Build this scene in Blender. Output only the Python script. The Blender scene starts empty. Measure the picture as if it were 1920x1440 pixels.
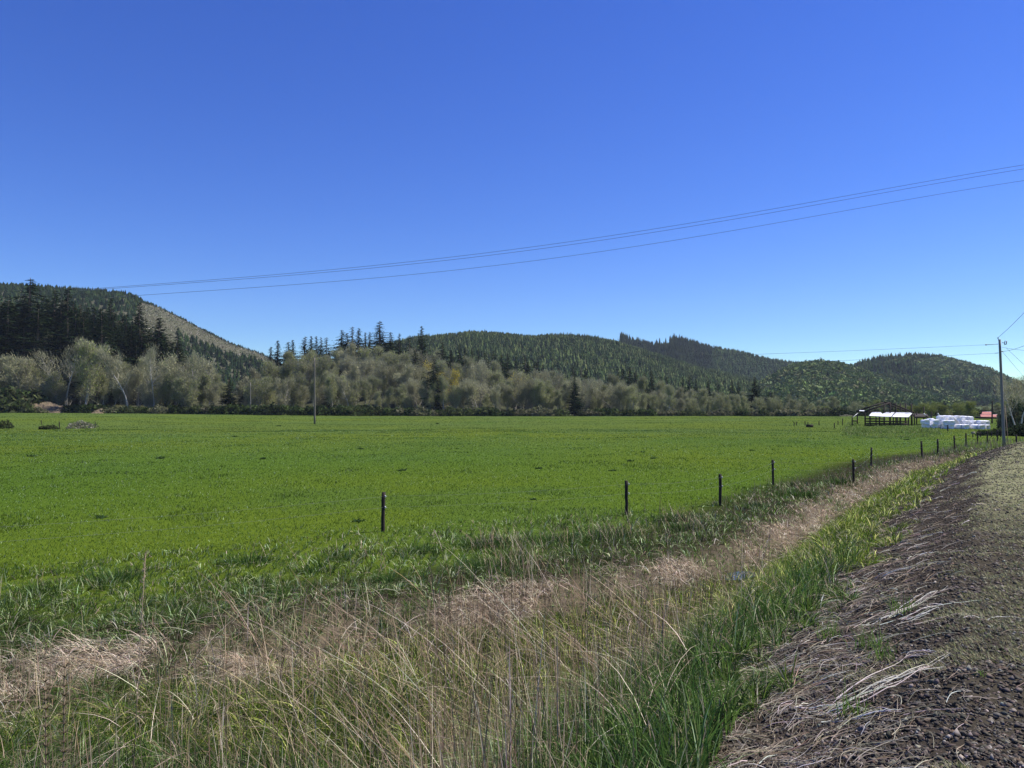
import bpy, math, random
import numpy as np
from mathutils import Vector
random.seed(7)
R = np.random.default_rng(11)
SC = bpy.context.scene
COL = SC.collection

# ------------------------------------------------------------------ camera
F = 1440.0; CX = 960.0; CY = 720.0; HOR = 763.0; CAMZ = 3.8
PITCH = math.atan((HOR - CY) / F)
cam = bpy.data.cameras.new('camera'); cam_o = bpy.data.objects.new('camera', cam); COL.objects.link(cam_o)
cam.sensor_width = 36; cam.lens = 27; cam.clip_start = 0.05; cam.clip_end = 12000
cam_o.location = (0, 0, CAMZ); cam_o.rotation_euler = (math.pi / 2 + PITCH, 0, 0)
SC.camera = cam_o
# ------------------------------------------------------------------ sky and sun
SUN_AZ = math.radians(72); SUN_EL = math.radians(52)      # azimuth clockwise from the view direction
w = bpy.data.worlds.new('World'); SC.world = w; w.use_nodes = True
nt = w.node_tree; bg = nt.nodes['Background']
sky = nt.nodes.new('ShaderNodeTexSky'); sky.sky_type = 'NISHITA'; sky.sun_disc = False
sky.sun_elevation = SUN_EL; sky.sun_rotation = SUN_AZ; sky.altitude = 0
sky.air_density = 1.0; sky.dust_density = 0.0; sky.ozone_density = 6.0
sc_ = nt.nodes.new('ShaderNodeSeparateColor'); sc_.mode = 'HSV'; cc_ = nt.nodes.new('ShaderNodeCombineColor'); cc_.mode = 'HSV'
m1 = nt.nodes.new('ShaderNodeMath'); m1.operation = 'POWER'; m1.inputs[1].default_value = .63; m2 = nt.nodes.new('ShaderNodeMath'); m2.operation = 'MULTIPLY'; m2.inputs[1].default_value = 1.125; m3 = nt.nodes.new('ShaderNodeMath'); m3.operation = 'ADD'; m3.inputs[1].default_value = .025
for a_, b_ in ((sky.outputs[0], sc_.inputs[0]), (sc_.outputs[0], m3.inputs[0]), (m3.outputs[0], cc_.inputs[0]), (sc_.outputs[1], m1.inputs[0]), (m1.outputs[0], m2.inputs[0]), (m2.outputs[0], cc_.inputs[1]), (sc_.outputs[2], cc_.inputs[2]), (cc_.outputs[0], bg.inputs[0])): nt.links.new(a_, b_)
bg.inputs[1].default_value = 0.1
sun = bpy.data.lights.new('sun', 'SUN'); sun.energy = 5.0; sun.angle = math.radians(0.5); sun.color = (1, 0.95, 0.88)
sun_o = bpy.data.objects.new('sun', sun); COL.objects.link(sun_o)
sdir = Vector((math.sin(SUN_AZ) * math.cos(SUN_EL), math.cos(SUN_AZ) * math.cos(SUN_EL), math.sin(SUN_EL)))
sun_o.rotation_euler = sdir.to_track_quat('Z', 'Y').to_euler(); sun_o.location = (0, 0, 50)
SC.view_settings.view_transform = 'Standard'; SC.view_settings.look = 'None'
SC.view_settings.exposure = 0.6; SC.view_settings.gamma = 1.0
SC.render.engine = 'CYCLES'
SC.cycles.max_bounces = 6; SC.cycles.diffuse_bounces = 2; SC.cycles.transmission_bounces = 4
SC.cycles.transparent_max_bounces = 6; SC.cycles.volume_bounces = 0

# ------------------------------------------------------------------ helpers
cp, sp = math.cos(PITCH), math.sin(PITCH)
def ray(px, y):
    a, b = (px - CX) / F, (CY - y) / F
    return np.array([a, cp - b * sp, sp + b * cp])
def at_depth(px, y, Y):
    r = ray(px, y); k = Y / r[1]
    return np.array([r[0] * k, Y, CAMZ + r[2] * k])
def on_z(px, y, z=0.0):
    r = ray(px, y); k = (z - CAMZ) / r[2]
    return np.array([r[0] * k, r[1] * k, z])
def lerp_tab(x, tab):
    t = np.array(tab, float); return np.interp(x, t[:, 0], t[:, 1])
def sstep(a, b, x):
    t = np.clip((x - a) / (b - a), 0, 1); return t * t * (3 - 2 * t)
_H = R.random((257, 257))
def vnoise(x, y, s=1.0, o=0):
    x = np.asarray(x, float) / s + o * 17.3; y = np.asarray(y, float) / s + o * 9.1
    xi = np.floor(x).astype(int); yi = np.floor(y).astype(int); fx = x - xi; fy = y - yi
    fx = fx * fx * (3 - 2 * fx); fy = fy * fy * (3 - 2 * fy)
    a = _H[xi % 256, yi % 256]; b = _H[(xi + 1) % 256, yi % 256]; c = _H[xi % 256, (yi + 1) % 256]; d = _H[(xi + 1) % 256, (yi + 1) % 256]
    return (a * (1 - fx) + b * fx) * (1 - fy) + (c * (1 - fx) + d * fx) * fy
def fbm(x, y, s, o=0):
    return (vnoise(x, y, s, o) * 4 + vnoise(x, y, s / 2.1, o + 1) * 2 + vnoise(x, y, s / 4.3, o + 2)) / 7

def mesh(name, V, tris=None, quads=None, col=None, mat=None, smooth=False):
    V = np.asarray(V, np.float32).reshape(-1, 3)
    me = bpy.data.meshes.new(name)
    fs = []; n3 = 0 if tris is None else len(tris); n4 = 0 if quads is None else len(quads)
    me.vertices.add(len(V)); me.vertices.foreach_set('co', V.ravel())
    idx = []
    if n3: idx.append(np.asarray(tris, np.int32).ravel())
    if n4: idx.append(np.asarray(quads, np.int32).ravel())
    idx = np.concatenate(idx)
    me.loops.add(len(idx)); me.loops.foreach_set('vertex_index', idx)
    me.polygons.add(n3 + n4)
    st = np.concatenate([np.arange(n3) * 3, n3 * 3 + np.arange(n4) * 4]).astype(np.int32)
    me.polygons.foreach_set('loop_start', st)
    me.update(calc_edges=True)
    if smooth: me.polygons.foreach_set('use_smooth', np.ones(n3 + n4, bool))
    if col is not None:
        ca = me.color_attributes.new('Col', 'FLOAT_COLOR', 'POINT')
        c = np.ones((len(V), 4), np.float32); c[:, :np.shape(col)[-1]] = col
        ca.data.foreach_set('color', c.ravel())
    if mat: me.materials.append(mat)
    return me
def link(name, me, parent=None, loc=None, label=None, cat=None, group=None, kind=None):
    o = bpy.data.objects.new(name, me); COL.objects.link(o)
    if parent is not None: o.parent = parent
    if loc is not None: o.location = loc
    tag(o, label, cat, group, kind)
    return o
def tag(o, label=None, cat=None, group=None, kind=None):
    if label: o['label'] = label
    if cat: o['category'] = cat
    if group: o['group'] = group
    if kind: o['kind'] = kind
def copy_tree(o, parent=None):
    c = o.copy(); COL.objects.link(c)
    if parent is not None: c.parent = parent
    for ch in [q for q in bpy.data.objects if q.parent == o]: copy_tree(ch, c)
    return c

class MB:
    """collects boxes, tubes and loose faces into one mesh"""
    def __init__(s): s.V = []; s.T = []; s.Q = []; s.C = []; s.n = 0
    def add(s, V, T=None, Q=None, c=(1, 1, 1)):
        V = np.asarray(V, float).reshape(-1, 3)
        if T is not None and len(T): s.T.append(np.asarray(T) + s.n)
        if Q is not None and len(Q): s.Q.append(np.asarray(Q) + s.n)
        s.V.append(V); cc = np.asarray(c, float)
        s.C.append(np.tile(cc, (len(V), 1)) if cc.ndim == 1 else cc); s.n += len(V)
    def box(s, c, size, rz=0, c3=(1, 1, 1), tilt=None):
        x, y, z = [q / 2 for q in size]
        v = np.array([[i * x, j * y, k * z] for i in (-1, 1) for j in (-1, 1) for k in (-1, 1)])
        if tilt is not None:
            m = np.array(tilt.to_matrix()) ; v = v @ m.T
        a, b = math.cos(rz), math.sin(rz); v = v @ np.array([[a, b, 0], [-b, a, 0], [0, 0, 1]])
        s.add(v + np.array(c), None, [[0, 1, 3, 2], [4, 6, 7, 5], [0, 4, 5, 1], [2, 3, 7, 6], [0, 2, 6, 4], [1, 5, 7, 3]], c3)
    def beam(s, a, b, wd, ht, c3=(1, 1, 1)):
        a = np.array(a, float); b = np.array(b, float); d = b - a; L = np.linalg.norm(d); d /= L
        up = np.array([0, 0, 1.0]) if abs(d[2]) < .95 else np.array([0, 1.0, 0])
        r = np.cross(d, up); r /= np.linalg.norm(r); u = np.cross(r, d)
        v = [p + r * i * wd / 2 + u * j * ht / 2 for p in (a, b) for i in (-1, 1) for j in (-1, 1)]
        s.add(v, None, [[0, 1, 3, 2], [4, 6, 7, 5], [0, 4, 5, 1], [2, 3, 7, 6], [0, 2, 6, 4], [1, 5, 7, 3]], c3)
    def tube(s, pts, rad, n=6, c3=(1, 1, 1), cap=True):
        pts = np.asarray(pts, float); m = len(pts)
        rad = np.broadcast_to(np.asarray(rad, float), (m,))
        d = np.gradient(pts, axis=0); d /= np.linalg.norm(d, axis=1)[:, None] + 1e-9
        ref = np.tile([0, 0, 1.0], (m, 1)); ref[np.abs(d[:, 2]) > .9] = [1, 0, 0]
        if abs(d[m // 2, 2]) > .7: ref[:] = [1, 0, 0]
        else: ref[:] = [0, 0, 1.0]
        r = np.cross(d, ref); r /= np.linalg.norm(r, axis=1)[:, None] + 1e-9; u = np.cross(r, d)
        a = np.arange(n) * 2 * math.pi / n
        V = pts[:, None, :] + rad[:, None, None] * (r[:, None, :] * np.cos(a)[None, :, None] + u[:, None, :] * np.sin(a)[None, :, None])
        i = np.arange(m - 1)[:, None] * n; j = np.arange(n)[None, :]; k = (j + 1) % n
        Q = np.stack([i + j, i + k, i + n + k, i + n + j], -1).reshape(-1, 4)
        V = V.reshape(-1, 3); T = None
        if cap:
            V = np.vstack([V, pts[-1], pts[0]]); jj = np.arange(n); kk = (jj + 1) % n
            T = np.vstack([np.stack([(m - 1) * n + jj, (m - 1) * n + kk, np.full(n, m * n)], -1), np.stack([kk, jj, np.full(n, m * n + 1)], -1)])
        s.add(V, T, Q, c3)
    def me(s, name, mat, smooth=False, col=True):
        return mesh(name, np.vstack(s.V), np.vstack(s.T) if s.T else None, np.vstack(s.Q) if s.Q else None, np.vstack(s.C) if col else None, mat, smooth)

# ------------------------------------------------------------------ materials
def mat(name, base=(.5, .5, .5), rough=.8, attr=False, noise=None, bump=None, transl=0.0, spec=0.3, amask=False, coord='Object', rnd=0.0):
    """noise: list of (scale, detail, colour, lo, hi) mixed over the base; bump: (scale, strength, distance)"""
    m = bpy.data.materials.new(name); m.use_nodes = True; t = m.node_tree; N = t.nodes; L = t.links
    bs = N['Principled BSDF']; bs.inputs['Roughness'].default_value = rough; bs.inputs['Specular IOR Level'].default_value = spec
    if attr:
        a = N.new('ShaderNodeAttribute'); a.attribute_name = 'Col'; cur = a.outputs['Color']
        if base != (.5, .5, .5):
            mm = N.new('ShaderNodeMix'); mm.data_type = 'RGBA'; mm.blend_type = 'MULTIPLY'; mm.inputs[0].default_value = 1
            L.new(cur, mm.inputs[6]); mm.inputs[7].default_value = (*base, 1); cur = mm.outputs[2]
    else:
        a = N.new('ShaderNodeRGB'); a.outputs[0].default_value = (*base, 1); cur = a.outputs[0]
    tc = N.new('ShaderNodeTexCoord')
    for (sc, det, c, lo, hi) in (noise or []):
        n = N.new('ShaderNodeTexNoise'); n.inputs['Detail'].default_value = det; n.inputs['Roughness'].default_value = .65
        mp = N.new('ShaderNodeMapping'); mp.inputs['Scale'].default_value = sc if isinstance(sc, tuple) else (sc, sc, sc)
        L.new(tc.outputs[coord], mp.inputs[0]); L.new(mp.outputs[0], n.inputs[0]); n.inputs['Scale'].default_value = 1
        mr = N.new('ShaderNodeMapRange'); mr.inputs[1].default_value = lo; mr.inputs[2].default_value = hi
        L.new(n.outputs[0], mr.inputs[0]); fac = mr.outputs[0]
        if amask:
            mu = N.new('ShaderNodeMath'); mu.operation = 'MULTIPLY'; L.new(fac, mu.inputs[0]); L.new(a.outputs['Alpha'], mu.inputs[1]); fac = mu.outputs[0]
        mx = N.new('ShaderNodeMix'); mx.data_type = 'RGBA'; mx.inputs[7].default_value = (*c, 1)
        L.new(fac, mx.inputs[0]); L.new(cur, mx.inputs[6]); cur = mx.outputs[2]
    if rnd:
        oi = N.new('ShaderNodeObjectInfo'); mr = N.new('ShaderNodeMapRange'); mr.inputs[3].default_value = 1 - rnd; mr.inputs[4].default_value = 1 + rnd
        L.new(oi.outputs['Random'], mr.inputs[0]); h = N.new('ShaderNodeHueSaturation'); L.new(mr.outputs[0], h.inputs['Value'])
        L.new(cur, h.inputs['Color']); cur = h.outputs[0]
    L.new(cur, bs.inputs['Base Color'])
    if bump:
        prev = None
        for (sc, st, ds) in (bump if isinstance(bump, list) else [bump]):
            n = N.new('ShaderNodeTexNoise'); n.inputs['Scale'].default_value = sc; n.inputs['Detail'].default_value = 5
            L.new(tc.outputs[coord], n.inputs[0]); b = N.new('ShaderNodeBump'); b.inputs['Strength'].default_value = st; b.inputs['Distance'].default_value = ds
            L.new(n.outputs[0], b.inputs['Height'])
            if prev: L.new(prev, b.inputs['Normal'])
            prev = b.outputs[0]
        L.new(prev, bs.inputs['Normal'])
    if transl:
        tr = N.new('ShaderNodeBsdfTranslucent'); L.new(cur, tr.inputs[0]); ms = N.new('ShaderNodeMixShader'); ms.inputs[0].default_value = transl
        L.new(bs.outputs[0], ms.inputs[1]); L.new(tr.outputs[0], ms.inputs[2]); L.new(ms.outputs[0], N['Material Output'].inputs[0])
    return m

M_grass = mat('grass_blades', attr=True, rough=.6, transl=.42, spec=.06)
M_straw = mat('dry_grass_stems', attr=True, rough=.9, transl=.15, spec=.02)
M_leaf = mat('leaves', attr=True, rough=.9, transl=.3, spec=.02, rnd=.22)
M_twig = mat('twigs', attr=True, rough=.85, transl=.12, spec=.1, rnd=.22)
M_needle = mat('conifer_needles', attr=True, rough=.9, transl=.05, spec=.02, rnd=.25)
M_bark = mat('bark', attr=True, rough=.9, spec=.1)
M_far = mat('far_forest', attr=True, rough=1, spec=.0)
M_wood = mat('weathered_wood', (.24, .22, .185), .9, noise=[((30, 30, 2), 5, (.30, .28, .25), .5, .75)], bump=(40, .4, .02), spec=.15)
M_greywood = mat('grey_pole_wood', (.16, .145, .12), .9, noise=[((30, 30, 2), 5, (.22, .20, .17), .5, .75)], spec=.05)
M_darkwood = mat('dark_wood', (.035, .026, .022), .85, noise=[((40, 40, 3), 5, (.085, .07, .06), .5, .75)], bump=(50, .5, .01), spec=.15)
M_wire = mat('fence_wire', (.16, .17, .16), .45, spec=.5)
M_cable = mat('power_cable', (.055, .06, .075), .6)
M_steel = mat('metal_hardware', (.15, .16, .17), .5)
M_white = mat('white_insulator', (.75, .75, .72), .4)
M_wrap = mat('white_bale_wrap', (.90, .90, .92), .35, noise=[((1.2, 1.2, 5), 3, (.78, .79, .84), .5, .8)], bump=[(3, .35, .08), (14, .25, .02)], spec=.45)
M_roof = mat('galvanised_roof', (.62, .64, .67), .45, noise=[((6, 1, 1), 4, (.42, .42, .43), .5, .7), ((1, 1, 1), 3, (.38, .27, .2), .68, .75)], spec=.5)
M_red = mat('red_roof', (.33, .085, .06), .7, noise=[((2, .3, 1), 4, (.42, .17, .13), .45, .7)])
M_water = mat('ditch_water', (.03, .035, .03), .06, bump=(6, .05, .02), spec=.5)
M_asphalt = mat('asphalt', (.055, .055, .058), .9, noise=[(60, 4, (.11, .11, .115), .5, .75)], bump=(90, .4, .01))
M_stone = mat('gravel_stones', attr=True, rough=.85, spec=.25)
M_moss = mat('moss', attr=True, rough=1.0, spec=.0, bump=(120, .8, .01))

# ------------------------------------------------------------------ terrain
EDGE = [on_z(*q, 1.95)[:2] for q in [(1530, 1440), (1590, 1200), (1650, 1110), (1712, 1020), (1762, 932), (1795, 880), (1860, 843)]]
e0 = EDGE[0]
EDGE = [np.array([-14, -34.]), np.array([-7.5, -18.]), e0 + np.array([-2.0, -4.4])] + EDGE
eL = EDGE[-1]
EDGE += [eL + np.array(q) for q in [(10, 11), (30, 27), (70, 50), (300, 150), (1500, 600)]]
EDGE = np.array(EDGE)
def edge_dist(X, Y):
    """signed distance left of the gravel edge, and the arc length of the nearest point"""
    X = np.asarray(X, float); Y = np.asarray(Y, float)
    best = np.full(X.shape, 1e12); sd = np.zeros(X.shape); sa = np.zeros(X.shape); acc = 0
    for a, b in zip(EDGE[:-1], EDGE[1:]):
        d = b - a; L = np.hypot(*d); t = np.clip(((X - a[0]) * d[0] + (Y - a[1]) * d[1]) / L ** 2, 0, 1)
        qx = a[0] + t * d[0]; qy = a[1] + t * d[1]; r = np.hypot(X - qx, Y - qy)
        s = np.sign(d[0] * (Y - a[1]) - d[1] * (X - a[0])); m = r < best
        best = np.where(m, r, best); sd = np.where(m, r * s, sd); sa = np.where(m, acc + t * L, sa); acc += L
    return sd, sa
DRY = np.array([on_z(*q, -.1)[:2] for q in [(1760, 862), (1640, 905), (1500, 985), (1380, 1040), (1230, 1085), (1000, 1125), (760, 1150), (540, 1195), (330, 1250), (40, 1290)]])
_d, _s = edge_dist(DRY[:, 0], DRY[:, 1]); o_ = np.argsort(_s); DS = _s[o_]; DD = _d[o_]
def ddry(s): return np.interp(s, DS, DD)
def hz(X, Y, detail=True):
    X = np.asarray(X, float); Y = np.asarray(Y, float)
    d, s = edge_dist(X, Y); dd = ddry(s)
    prof = np.interp(d, [-60, -14, -9, -5.2, -2.2, -.7, 0, 1.0, 2.1, 3.1, 3.8], [0.2, .6, 2.2, 2.32, 2.27, 2.2, 1.95, 1.6, .95, .1, -.35])
    up = sstep(dd - 1.0, dd + 1.2, d) * .42
    z = np.where(d > 3.8, -.35 + up, prof)
    f = sstep(dd + 1.2, dd + 4, d); z = z * (1 - f)
    fade = 1 - sstep(90, 160, Y); z = np.where(d > 0, z * fade, z * (1 - sstep(150, 300, Y)))
    z = z + 1.5 * sstep(20, 230, -X) * sstep(60, 250, Y)
    if detail:
        near = 1 - sstep(30, 80, Y)
        z = z + (fbm(X, Y, 2.3, 3) - .5) * .28 * near * sstep(1.0, 3, d) * (1 - .7 * sstep(dd + 3, dd + 7, d))
        z = z + (fbm(X, Y, .35, 8) - .5) * .09 * near * (1 - sstep(.6, 1.6, d)) * sstep(-3.5, -1.9, d)
        z = z + (fbm(X, Y, 14, 5) - .5) * .35 * sstep(dd + 3, dd + 12, d)
    return z
def axis(lo, hi, fine, f0, f1, g=1.06):
    a = list(np.arange(f0, f1, fine)); st = fine; v = f1
    while v < hi: a.append(v); st *= g; v += st
    a.append(hi); st = fine; v = f0 - fine
    b = []
    while v > lo: b.append(v); st *= g; v -= st
    b.append(lo); return np.array(b[::-1] + a)
gx = axis(-4500, 4500, .09, -5, 11); gy = axis(-400, 6000, .09, 2, 18)
GX, GY = np.meshgrid(gx, gy); GZ = hz(GX, GY)
def grid_mesh(name, X, Y, Z, mat_, col=None):
    ny, nx = X.shape; i = np.arange(ny - 1)[:, None] * nx; j = np.arange(nx - 1)[None, :]
    Q = np.stack([i + j, i + j + 1, i + nx + j + 1, i + nx + j], -1).reshape(-1, 4)
    return mesh(name, np.stack([X, Y, Z], -1).reshape(-1, 3), None, Q, col, mat_, True)
def mixc(a, b, t): t = np.asarray(t)[..., None]; return np.asarray(a) * (1 - t) + np.asarray(b) * t
FIELD = np.array([.060, .108, .014]); LUSH = np.array([.05, .095, .025]); DRYC = np.array([.27, .215, .15]); SOIL = np.array([.048, .040, .031]); MUD = np.array([.028, .025, .016])
def ground_col(X, Y):
    d, s = edge_dist(X, Y); dd = ddry(s)
    c = np.tile(FIELD, X.shape + (1,))
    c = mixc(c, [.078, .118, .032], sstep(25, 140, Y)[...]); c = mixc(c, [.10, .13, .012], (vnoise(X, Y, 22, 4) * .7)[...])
    c = mixc(c, [.055, .10, .02], sstep(.55, .75, fbm(X, Y, 9, 6)) * .5)
    k = 1 - sstep(dd + 2.5, dd + 5, d); c = mixc(c, MUD, k)
    c = mixc(c, DRYC * .8, k * np.exp(-((d - dd) / .7) ** 2) * .55)
    k = 1 - sstep(.6, 1.6, d); c = mixc(c, SOIL, k)
    k = (1 - sstep(-.9, -.4, d + (fbm(X, Y, .8, 9) - .5) * 1.0)); c = mixc(c, [.21, .21, .115], k * (.06 + .85 * sstep(8, 15, Y)))
    k = 1 - sstep(-7, -5.5, d); c = mixc(c, [.09, .12, .035], k)
    return c
_gd, _ = edge_dist(GX, GY); gc = np.concatenate([ground_col(GX, GY).reshape(-1, 3), sstep(.6, 1.6, _gd).reshape(-1, 1)], 1)
M_ground = mat('ground_turf', attr=True, rough=1.0, spec=.0, amask=True, coord='Object',
               noise=[(7, 4, (.15, .19, .055), .60, .82), (1.3, 4, (.05, .08, .01), .62, .95)], bump=[(2.5, .6, .12), (16, .6, .04)])
link('ground', grid_mesh('ground', GX, GY, GZ, M_ground, gc), label='green pasture with a ditch and gravel verge', kind='structure')
# asphalt road, a strip along the verge
ts = np.linspace(0, 1, 160); seg = np.cumsum([0] + [np.hypot(*(b - a)) for a, b in zip(EDGE[:-1], EDGE[1:])])
sv = np.concatenate([np.linspace(10, 90, 200), np.linspace(92, seg[-1], 120)])
ex = np.interp(sv, seg, EDGE[:, 0]); ey = np.interp(sv, seg, EDGE[:, 1])
def smooth1(a, k=9):
    p = np.pad(a, k, mode='edge'); return np.convolve(p, np.ones(2 * k + 1) / (2 * k + 1), 'same')[k:-k]
tx = np.gradient(smooth1(ex)); ty = np.gradient(smooth1(ey)); tl = np.hypot(tx, ty); nx_, ny_ = ty / tl, -tx / tl
off = np.linspace(2.15, 8.0, 9)
RX = ex[:, None] + nx_[:, None] * off; RY = ey[:, None] + ny_[:, None] * off
link('road', grid_mesh('road', RX, RY, hz(RX, RY) + .05, M_asphalt), kind='structure', label='grey asphalt country road beside the verge')

# ditch water
wm = MB(); c = on_z(1385, 1080, -.3)
a = np.linspace(0, 2 * math.pi, 24, endpoint=False); V = [[c[0] + math.cos(t) * .4 + .3 * math.sin(t), c[1] + .5 * math.sin(t), -.29] for t in a]
wm.add(V + [[c[0], c[1], -.29]], [[i, (i + 1) % 24, 24] for i in range(24)])
link('water', wm.me('water', M_water), kind='structure', label='small patch of standing water in the ditch')

# ------------------------------------------------------------------ grass
def blades(P, h, wd, face, ldir, lean, col, seg=3, sag=1.8, droop=.35, wexp=.8):
    """P (N,3) roots; a tapering strip per blade that leans towards ldir by lean*h"""
    N = len(P); t = np.linspace(0, 1, seg + 1)[None, :]
    h = np.broadcast_to(h, (N,))[:, None]; wd = np.broadcast_to(wd, (N,)); lean = np.broadcast_to(lean, (N,))[:, None]
    off = h * lean * t ** sag; z = h * (t - droop * lean * t ** 2.2)
    cx = P[:, 0:1] + np.cos(ldir)[:, None] * off; cy = P[:, 1:2] + np.sin(ldir)[:, None] * off; cz = P[:, 2:3] + z
    C = np.stack([cx, cy, cz], -1)
    sd = np.stack([np.cos(face), np.sin(face), np.zeros(N)], -1)[:, None, :]
    hw = (wd[:, None] * .5 * (1 - t[:, :-1]) ** wexp * np.where(t[:, :-1] == 0, .75, 1))[..., None]
    Lf = C[:, :-1] - sd * hw; Rt = C[:, :-1] + sd * hw
    V = np.concatenate([np.stack([Lf, Rt], 2).reshape(N, -1, 3), C[:, -1:]], 1)
    nv = 2 * seg + 1; b = np.arange(N)[:, None] * nv; T = []
    for k in range(seg - 1):
        T += [b + np.array([[2 * k, 2 * k + 1, 2 * k + 3]]), b + np.array([[2 * k, 2 * k + 3, 2 * k + 2]])]
    T += [b + np.array([[2 * seg - 2, 2 * seg - 1, 2 * seg]])]
    T = np.stack(T, 1).reshape(-1, 3)
    return V.reshape(-1, 3), T, np.repeat(col, nv, 0)
class Acc:
    def __init__(s): s.V = []; s.T = []; s.C = []; s.n = 0
    def add(s, V, T, C): s.V.append(V); s.T.append(T + s.n); s.C.append(C); s.n += len(V)
    def me(s, name, m): return mesh(name, np.vstack(s.V), np.vstack(s.T), None, np.vstack(s.C), m)
def U(a, b, n): return R.uniform(a, b, n)
def palette(cols, wts, n, var=.24):
    cols = np.array(cols); w_ = np.array(wts, float); i = R.choice(len(cols), n, p=w_ / w_.sum())
    return np.clip(cols[i] * (1 + R.normal(0, var, (n, 1))) * (1 + R.normal(0, .06, (n, 3))), .004, .9)
def sample(N, Y0, Y1, x0=-.84, x1=.80):
    Y = Y0 * (Y1 / Y0) ** R.random(N); X = U(x0, x1, N) * Y; return X, Y
FP = [(-150, 986), (718, 923), (1175, 901), (1350, 889), (1449, 862), (1600, 861), (1633, 839), (1728, 827), (1758, 823), (1789, 817), (1811, 812), (1832, 809), (1851, 808), (1870, 806)]
FPOST = np.array([on_z(a, b, 1.23)[:2] for a, b in FP])
order = np.argsort(FPOST[:, 0]); FX = FPOST[order, 0]; FY = FPOST[order, 1]
def beyond_fence(X, Y): return Y - np.interp(X, FX, FY)
TAN = [(.46, .37, .25), (.58, .49, .36), (.32, .25, .17), (.74, .66, .52)]
PINK = [(.46, .375, .27), (.58, .49, .37), (.33, .26, .18)]
GRN = [(.085, .155, .025), (.15, .23, .045), (.040, .085, .020), (.46, .55, .27)]  # last, pale tone paints sunlit highlights into the blade colour

A_g = Acc(); A_s = Acc(); A_f = Acc()
# lush slope and strip
X, Y = sample(560000, 3.0, 70)
d, s = edge_dist(X, Y); dd = ddry(s); q = d - dd; bf = beyond_fence(X, Y)
keep = (d > .12) & (bf < 1.0)
patch = fbm(X, Y, 1.5, 21); patch2 = fbm(X, Y, .6, 31)
slope = (d < dd - .7); keep &= ~((d < 1.1) & (patch2 + (d - .30) * .55 < .60)); keep &= ~((q > 1) & (bf > -1.5) & (R.random(len(X)) < .5))
keep &= ~(slope & (d < 1.0) & (Y < 8) & (R.random(len(X)) < .75 - .6 * d))
drywt = np.exp(-((q) / np.where(X > 4, .62, .95)) ** 2) * np.where(X > 6, .35 + .9 * sstep(.36, .55, patch), .05 + 1.2 * sstep(.50, .62, patch))
isdry = (R.random(len(X)) < drywt)
keep &= ~(isdry & (R.random(len(X)) < .25))
X, Y, d, q, bf, patch, patch2, slope, isdry = [v[keep] for v in (X, Y, d, q, bf, patch, patch2, slope, isdry)]
Z = hz(X, Y); P = np.stack([X, Y, Z - .02], -1); n = len(X)
cs = .34 + .010 * Y; ccx = np.floor(X / .36); ccy = np.floor(Y / .36); hx = _H[ccx.astype(int) % 256, ccy.astype(int) % 256]; hy = _H[(ccx.astype(int) + 91) % 256, (ccy.astype(int) + 37) % 256]
ox = X - (ccx + .2 + .6 * hx) * .36; oy = Y - (ccy + .2 + .6 * hy) * .36; cl = (Y < 30); X = np.where(cl, X - ox * .45, X); Y = np.where(cl, Y - oy * .45, Y); P[:, 0] = X; P[:, 1] = Y
hc = _H[(ccx.astype(int) + 11) % 256, (ccy.astype(int) + 201) % 256]; cdir = np.arctan2(oy, ox)
strip = (q > 1) ; tuss = sstep(.48, .64, fbm(X, Y, .9, 41))
h = np.where(slope, U(.16, .44, n), U(.10, .24, n)) * (1 + .8 * tuss * (q > -.5)); h *= np.where(slope & (d < 1.6), .55, 1)
h *= np.interp(bf, [-3.5, -.5, 1], [1, .75, .5]); h *= np.where((Y < 8) & (q < 0) & (d > 1.8), 1.35, 1)
wd = np.maximum(U(.004, .009, n), .00085 * Y * U(.7, 1.4, n)); wd *= np.where((Y < 9) & (q < -.6), 1.3, 1)
col = palette(GRN, [4, 3, 4, 1.3], n, .3); bright = col[:, 1] > .38; col = np.where(bright[:, None], col, col * .9); wd = wd * np.where(bright, 1.3, 1); col = col * (1 - .30 * (tuss * (q > .3)))[:, None] ** np.where(bright, 0, 1)[:, None]  # pale blades act as painted highlights: widened, the others darkened
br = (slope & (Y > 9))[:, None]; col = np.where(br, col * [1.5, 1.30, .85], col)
col = np.where((isdry | (R.random(n) < np.where((q < .3) & (Y < 15), .11, .08)))[:, None], palette(PINK + TAN, [2, 2, 1, 1, 2, 1, 1], n), col)
lean = np.where(isdry, U(.7, 2.0, n), U(.2, 1.7, n)); ld = np.where(isdry, R.normal(-2.2, .8, n), U(0, 6.28, n))
h = np.where(isdry, U(.2, .42, n), h) * (.65 + .7 * hc); ld = np.where(isdry, ld, np.where(cl, cdir + R.normal(0, .7, n), ld)); col = col * (.72 + .56 * hy)[:, None]
near = Y < 14
for m_, sg in ((near, 4), (~near, 2)):
    for acc, mm in ((A_s, isdry), (A_g, ~isdry)):
        k = m_ & mm
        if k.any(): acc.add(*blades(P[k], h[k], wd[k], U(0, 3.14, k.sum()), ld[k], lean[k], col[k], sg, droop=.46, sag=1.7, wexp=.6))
# matted straw lying over the far bank of the ditch
X, Y = sample(90000, 6, 60); d, s = edge_dist(X, Y); q = d - ddry(s)
m = (np.abs(q + .2) < 1.5) & (R.random(len(X)) < np.exp(-(q / .62) ** 2)) & (fbm(X, Y, 1.5, 21) > .52 - .16 * (X > 6))
X, Y = X[m], Y[m]; n = len(X); P = np.stack([X, Y, hz(X, Y) + U(0, .12, n)], -1)
A_s.add(*blades(P, U(.25, .5, n), np.maximum(.006, .0008 * Y), R.normal(.9, .5, n), R.normal(-2.1, .45, n), U(1.0, 1.9, n), palette(PINK + TAN, [3, 3, 1, 1, 2, 1, 2], n), 3, droop=.5))
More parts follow.
